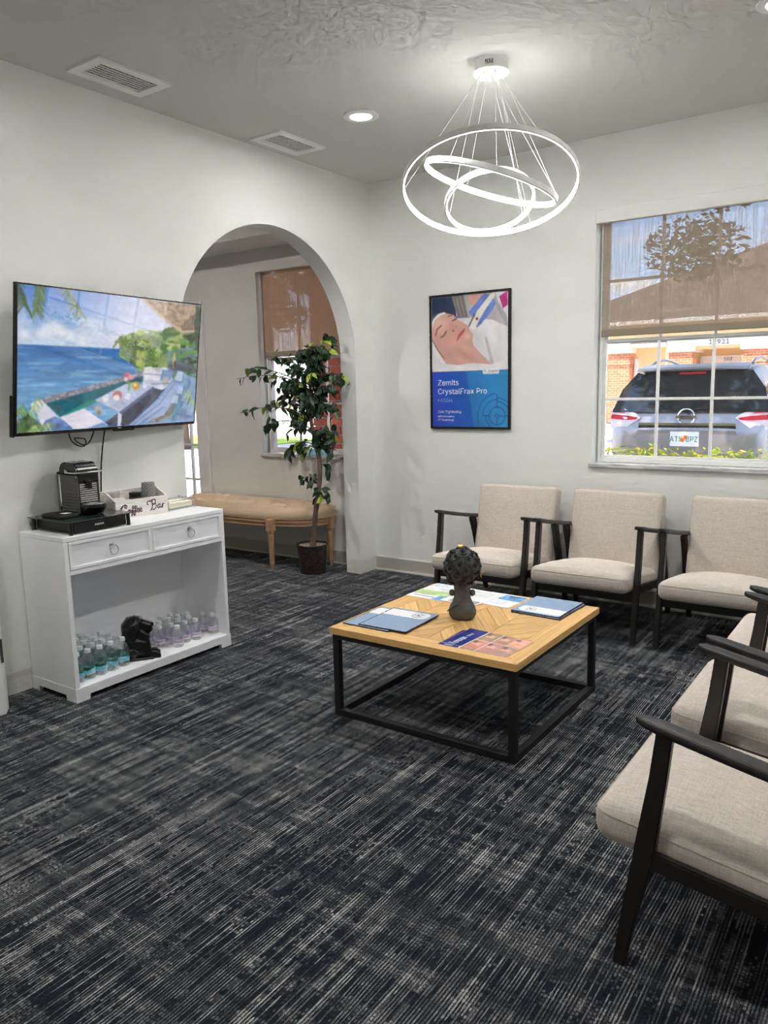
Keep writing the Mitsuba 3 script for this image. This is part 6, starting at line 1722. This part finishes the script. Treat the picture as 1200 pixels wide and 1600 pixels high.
for a, b in ((piers[1][1], piers[2][0]), (piers[3][1], piers[4][0])):
    add(f'{gb}__lintel', B(a - 0.02, b + 0.02, FYB + 0.02, FYB + 1.35, 2.54, 2.86, 0.01), 'mat_stucco_trim')
    add(f'{gb}__lintel_soffit', B(a, b, FYB + 0.10, FYB + 1.3, 2.45, 2.545), 'mat_stucco')
    k = add(f'{gb}__garage_door', B(a + 0.02, b - 0.02, FYB + 1.20, FYB + 1.26, GZ, 2.22), 'mat_garage_door')
    for q in range(4):
        for s_ in range(3):
            w = (b - a - 0.1) / 3
            add(f'{k}__panel', B(a + 0.08 + w * s_, a + w * (s_ + 1) - 0.02, FYB + 1.18, FYB + 1.205, GZ + 0.08 + 0.58 * q, GZ + 0.56 + 0.58 * q, 0.02), 'mat_garage_door')
add(f'{gb}__wall', cat(B(-5.78, -4.35, FYB + 0.5, FYB + 0.7, GZ, 2.9), B(-1.26, 0.30, FYB + 0.5, FYB + 0.7, GZ, 2.9)), 'mat_stucco')
add(f'{gb}__gable_wall', B(-16, 10, FYB + 0.0, FYB + 1.32, 2.86, 3.42), 'mat_stucco')
# low wall with a door between the first two piers
add(f'{gb}__entry_eave', B(-5.70, -4.46, FYB - 0.25, FYB + 1.35, 2.58, 2.72, 0.015), 'mat_stucco_trim')
add(f'{gb}__entry_roof', hull([(-5.72, FYB - 0.27, 2.72), (-4.44, FYB - 0.27, 2.72), (-5.72, FYB + 1.3, 3.0), (-4.44, FYB + 1.3, 3.0), (-5.72, FYB + 1.3, 2.72), (-4.44, FYB + 1.3, 2.72)]), 'mat_shingle')
add(f'{gb}__door_trim', cat(B(-5.72, -5.56, FYB + 0.42, FYB + 0.51, GZ, 2.20), B(-4.62, -4.50, FYB + 0.42, FYB + 0.51, GZ, 2.50)), 'mat_stucco_trim')
add(f'{gb}__gutter', B(-16.2, 10.2, FYB - 0.42, FYB - 0.22, 3.36, 3.50, 0.02), 'mat_stucco_trim')
rz = 6.3
add(f'{gb}__roof', cat(hull([(-16.3, FYB - 0.4, 3.46), (10.3, FYB - 0.4, 3.46), (-16.3, FYB + 10, 3.46), (10.3, FYB + 10, 3.46), (-5.8, FYB + 4.5, 4.75), (7, FYB + 4.5, 4.75)]),
    hull([(-9.2, FYB - 0.4, 3.50), (8.0, FYB - 0.4, 3.50), (-0.8, FYB + 0.4, 5.98), (-0.8, FYB + 6, 6.2), (-9.2, FYB + 6, 3.5), (8, FYB + 6, 3.5)])), 'mat_shingle')
prin('mat_house_number', L(120, 118, 124), 0.6, 0.3)
t = centered(text('10921', 0.155, 0.02)); add(f'{gb}__house_number', place2d(t, (-2.74, FYB + 0.022, 2.66), X, Z, -Y), 'mat_house_number')
t = centered(text('102', 0.115, 0.02)); add(f'{gb}__unit_number', place2d(t, (-2.66, FYB + 1.178, 2.10), X, Z, -Y), 'mat_house_number')
tag(gb, 'cream garage building with brick piers and white trim across the car park', 'building')

# ------------------------------------------------------------------ parked cars (rear towards the room)
prin('mat_car_silver', L(164, 162, 164), 0.30, metallic=0.70, clearcoat=0.8)
prin('mat_car_pale', L(176, 200, 220), 0.3, metallic=0.4, clearcoat=0.8)
prin('mat_car_glass', L(14, 16, 18), 0.03, 0.9, clearcoat=1.0)
prin('mat_car_black', L(26, 26, 28), 0.4, 0.4)
prin('mat_tail_red', L(196, 22, 44), 0.12, 0.6, clearcoat=1.0)
prin('mat_tail_clear', L(236, 222, 222), 0.12, 0.6, clearcoat=1.0)
prin('mat_plate', L(240, 242, 240), 0.4, 0.4)
prin('mat_plate_green', L(60, 112, 84), 0.5, 0.3)
prin('mat_orange', L(236, 120, 40), 0.5, 0.3)
prin('mat_tyre', L(22, 22, 23), 0.8, 0.2)


def section(y, ztop, wbelt, wroof, zbelt, zbot, n=9):
    """Half outline, sill to roof middle."""
    P = [(0.0, zbot), (wbelt * 0.86, zbot), (wbelt * 0.97, zbot + 0.08), (wbelt, (zbot + zbelt) * 0.5 + 0.05), (wbelt * 0.985, zbelt - 0.04), (wbelt * 0.95, zbelt)]
    if ztop > zbelt + 0.06:
        P += [(wbelt * 0.95 + (wroof - wbelt * 0.95) * t, zbelt + (ztop - 0.07 - zbelt) * t) for t in (0.33, 0.66, 1.0)]
        P += [(wroof * 0.93, ztop - 0.028), (wroof * 0.78, ztop - 0.008), (wroof * 0.4, ztop), (0.0, ztop)]
    else:
        P += [(wbelt * 0.93, zbelt + 0.01), (wbelt * 0.90, zbelt + 0.02), (wbelt * 0.85, ztop - 0.02), (wbelt * 0.78, ztop - 0.012), (wbelt * 0.6, ztop - 0.006), (wbelt * 0.3, ztop), (0.0, ztop)]
    return [(w, y, z) for w, z in P]


ST = [(0.0, 0.86, 0.74, 0.7, 0.84, 0.40), (0.035, 0.95, 0.84, 0.7, 0.90, 0.34), (0.07, 1.02, 0.885, 0.7, 0.96, 0.30), (0.10, 1.12, 0.905, 0.7, 1.06, 0.28), (0.16, 1.26, 0.915, 0.76, 1.10, 0.26), (0.30, 1.52, 0.92, 0.70, 1.11, 0.24), (0.40, 1.655, 0.92, 0.655, 1.11, 0.24),
      (0.70, 1.68, 0.92, 0.655, 1.10, 0.24), (1.4, 1.71, 0.92, 0.65, 1.07, 0.24), (2.3, 1.69, 0.92, 0.64, 1.04, 0.24), (2.9, 1.60, 0.92, 0.62, 1.02, 0.24), (3.6, 1.08, 0.91, 0.6, 1.0, 0.24), (4.2, 0.96, 0.88, 0.6, 0.90, 0.26), (4.55, 0.80, 0.74, 0.5, 0.76, 0.30)]


def car_body():
    rows = [section(*s) for s in ST]
    n = len(rows[0]); v, f = [], []
    for r in rows: v += r + [(-w, y, z) for w, y, z in r[1:-1][::-1]]
    m = 2 * n - 2
    for i in range(len(rows) - 1):
        for k in range(m):
            l = (k + 1) % m; f += [(i * m + k, (i + 1) * m + k, (i + 1) * m + l), (i * m + k, (i + 1) * m + l, i * m + l)]
    for i, fl in ((0, False), (len(rows) - 1, True)):
        c = len(v); v.append((0, rows[i][0][1], 0.62))
        for k in range(m):
            l = (k + 1) % m; f.append((c, i * m + l, i * m + k) if fl else (c, i * m + k, i * m + l))
    t = trimesh.Trimesh(V(v), f, process=True); t.fix_normals()
    if t.volume < 0: t.invert()
    return t


def onrear(poly, y, th=0.012, slope=0.0, z_ref=0.0):
    """A flat piece on the rear: outline in (x, z), facing -y; slope leans it forward (dy per dz)."""
    m = prism_xz(poly, y - th, y)
    vv = np.array(m.vertices); vv[:, 1] += slope * (vv[:, 2] - z_ref); m.vertices = vv
    return m


car = Proto()
car.part('body', car_body(), 'mat_car_silver', 35)
win = sg.Polygon([(-0.80, 1.13), (0.80, 1.13), (0.735, 1.38), (0.62, 1.585), (0.3, 1.60), (-0.3, 1.60), (-0.62, 1.585), (-0.735, 1.38)]).buffer(-0.03).buffer(0.03)
car.part('rear_window', onrear(win, 0.073, 0.012, 0.49, 1.12), 'mat_car_glass')
wq = sg.Polygon([(-0.90, 1.13), (-0.78, 1.13), (-0.715, 1.38), (-0.60, 1.59), (-0.66, 1.61), (-0.82, 1.40)])
for s in (1, -1): car.part('window_pillar', onrear(sa.scale(wq, s, 1, origin=(0, 0)), 0.076, 0.012, 0.49, 1.12), 'mat_car_black')
car.part('spoiler', cat(hull([(x, y, z) for x, y, z in ((-0.64, 0.20, 1.615), (0.64, 0.20, 1.615), (-0.64, 0.22, 1.65), (0.64, 0.22, 1.65), (-0.60, 0.55, 1.70), (0.60, 0.55, 1.70), (-0.60, 0.55, 1.62), (0.60, 0.55, 1.62), (-0.3, 0.17, 1.66), (0.3, 0.17, 1.66), (-0.3, 0.17, 1.635), (0.3, 0.17, 1.635))])), 'mat_car_silver')
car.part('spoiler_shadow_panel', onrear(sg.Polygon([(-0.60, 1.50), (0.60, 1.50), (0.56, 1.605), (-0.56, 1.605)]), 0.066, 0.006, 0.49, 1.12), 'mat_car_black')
car.part('brake_light', onrear(sg.Polygon([(-0.16, 1.575), (0.16, 1.575), (0.15, 1.60), (-0.15, 1.60)]), 0.054, 0.008, 0.49, 1.12), 'mat_tail_red')
car.part('wiper', cat(tube([(0.0, 0.06, 1.15), (0.10, 0.065, 1.165), (0.36, 0.075, 1.175)], 0.011, 6), cyl((0.0, 0.10, 1.15), (0.0, 0.05, 1.15), 0.03, 12)), 'mat_car_black')
for s in (1, -1):
    out = sg.Polygon([(0.54, 1.06), (0.60, 1.11), (0.74, 1.165), (0.905, 1.20), (0.925, 1.02), (0.915, 0.93), (0.72, 0.935)])
    pc = lambda q: sa.scale(q, s, 1, origin=(0, 0))
    def lens(q, th, y=0.062):
        m = onrear(pc(q), y, th); vv = np.array(m.vertices)
        vv[:, 1] += np.clip((np.abs(vv[:, 0]) - 0.66) / 0.26, 0, 1) ** 2 * 0.04 + np.clip(vv[:, 2] - 1.0, 0, 1) * 0.22; m.vertices = vv; return m
    k = car.part('tail_light', lens(out, 0.022), 'mat_tail_clear', label='red and clear tail light')
    car.part(k + '__red_lens', cat(lens(sg.Polygon([(0.575, 1.062), (0.70, 1.085), (0.915, 1.10), (0.92, 1.045), (0.70, 1.035), (0.60, 1.04)]), 0.026), lens(sg.Polygon([(0.73, 1.115), (0.90, 1.125), (0.895, 1.185), (0.80, 1.16)]), 0.026)), 'mat_tail_red')
tri = sg.Polygon([(-0.62, 0.965), (0.62, 0.965), (0.60, 0.995), (-0.60, 0.995)])
car.part('chrome_strip', onrear(sg.Polygon([(-0.56, 0.972), (0.56, 0.972), (0.55, 1.0), (-0.55, 1.0)]), 0.055, 0.03), 'mat_chrome')
car.part('handle_recess', onrear(sg.Polygon([(-0.57, 0.915), (0.57, 0.915), (0.55, 0.968), (-0.55, 0.968)]), 0.045, 0.012), 'mat_car_black')
car.part('plate_recess', onrear(sg.Polygon([(-0.50, 0.70), (0.50, 0.70), (0.62, 0.78), (0.56, 0.915), (-0.56, 0.915), (-0.62, 0.78)]), 0.036, 0.030), 'mat_car_silver')
car.part('bumper_strip', onrear(sg.Polygon([(-0.56, 0.655), (0.56, 0.655), (0.66, 0.72), (0.60, 0.735), (0.50, 0.69), (-0.50, 0.69), (-0.60, 0.735), (-0.66, 0.72)]), 0.03, 0.05), 'mat_car_silver')
car.part('lower_bumper', onrear(sg.Polygon([(-0.80, 0.34), (0.80, 0.34), (0.82, 0.50), (-0.82, 0.50)]), 0.02, 0.03), 'mat_car_black')
for x in (-0.775, 0.775): car.part('tailgate_seam', tube([(x * 0.97, -0.002 + 0.065, 0.60), (x, 0.055, 0.75), (x, 0.06, 0.93)], 0.006, 6), 'mat_car_black')
bc = 1.135 - 0.0
car.part('badge', cat(place2d(tube([(0.095 * math.cos(t), 0.095 * math.sin(t), 0) for t in np.linspace(0, 2 * np.pi, 29)[:-1]], 0.011, 8, True), (0.0, 0.055, 1.072), X, Z, -Y), onrear(sg.Polygon([(-0.12, 1.055), (0.12, 1.055), (0.12, 1.089), (-0.12, 1.089)]), 0.058, 0.018)), 'mat_chrome', 40, 'round chrome badge with a bar')
nl = centered(text('NISSAN', 0.021, 0.004)); car.part('badge_lettering', place2d(nl, (0.0, 0.0395, 1.072), X, Z, -Y), 'mat_car_black')
nl = centered(text('ROGUE', 0.055, 0.006, True)); nl.apply_scale((1.15, 1, 1)); car.part('model_lettering', place2d(nl, (-0.60, 0.040, 0.72), X, Z, -Y), 'mat_chrome')
car.part('plate', onrear(sg.box(-0.165, 0.725, 0.165, 0.90), 0.004, 0.006), 'mat_plate')
for s_, x in (('ATS', -0.095), ('8PZ', 0.085)):
    t = centered(text(s_, 0.062, 0.002)); t.apply_scale((0.9, 1, 1)); car.part('plate_lettering', place2d(t, (x, -0.002, 0.812), X, Z, -Y), 'mat_plate_green')
car.part('plate_emblem', cat(onrear(sg.Point(-0.022, 0.80).buffer(0.024), -0.002, 0.002), onrear(sg.Point(0.012, 0.832).buffer(0.024), -0.002, 0.002)), 'mat_orange', label='two orange fruit on the plate')
for x in (-0.70, 0.70):
    car.part('roof_rail', tube(spline([(x * 0.86, 0.62, 1.685), (x * 0.85, 0.8, 1.735), (x * 0.84, 1.6, 1.755), (x * 0.82, 2.5, 1.70)], 12), 0.018, 6), 'mat_car_silver')
    sq = sg.Polygon([(0.62, 1.15), (2.75, 1.08), (2.45, 1.56), (0.95, 1.60), (0.62, 1.38)])
    m = prism_yz(sq, 0, 0.01); vv = np.array(m.vertices); s_ = 1 if x > 0 else -1
    vv[:, 0] = s_ * (0.885 - 0.47 * np.clip((vv[:, 2] - 1.09), 0, 1) + vv[:, 0]); m.vertices = vv; m.fix_normals()
    car.part('side_window', m, 'mat_car_glass')
    for yy in (0.85, 3.55):
        car.part('wheel', cat(cyl((s_ * 0.70, yy, 0.34), (s_ * 0.925, yy, 0.34), 0.345, 28), cyl((s_ * 0.915, yy, 0.34), (s_ * 0.93, yy, 0.34), 0.22, 20)), 'mat_tyre', 40)
car.put('silver_car', T().translate([0.945, 5.0, GZ]).rotate([0, 0, 1], 0.0), 'silver sport utility car parked rear towards the window', 'car')
# a second, paler car further off
for n_, d_, lb in [q for q in car.parts]:
    if 'letter' in n_ or 'plate' in n_ or 'badge' in n_: continue
    d2 = dict(d_)
    if d2['bsdf'].get('id') == 'mat_car_silver': d2['bsdf'] = {'type': 'ref', 'id': 'mat_car_pale'}
    scene[f'pale_blue_car__{n_}'] = {**d2, 'to_world': T().translate([1.80, 10.6, GZ]).scale([1.02, 1.0, 1.08])}
tag('pale_blue_car', 'pale blue car parked beyond the silver one at the right edge of the window', 'car')
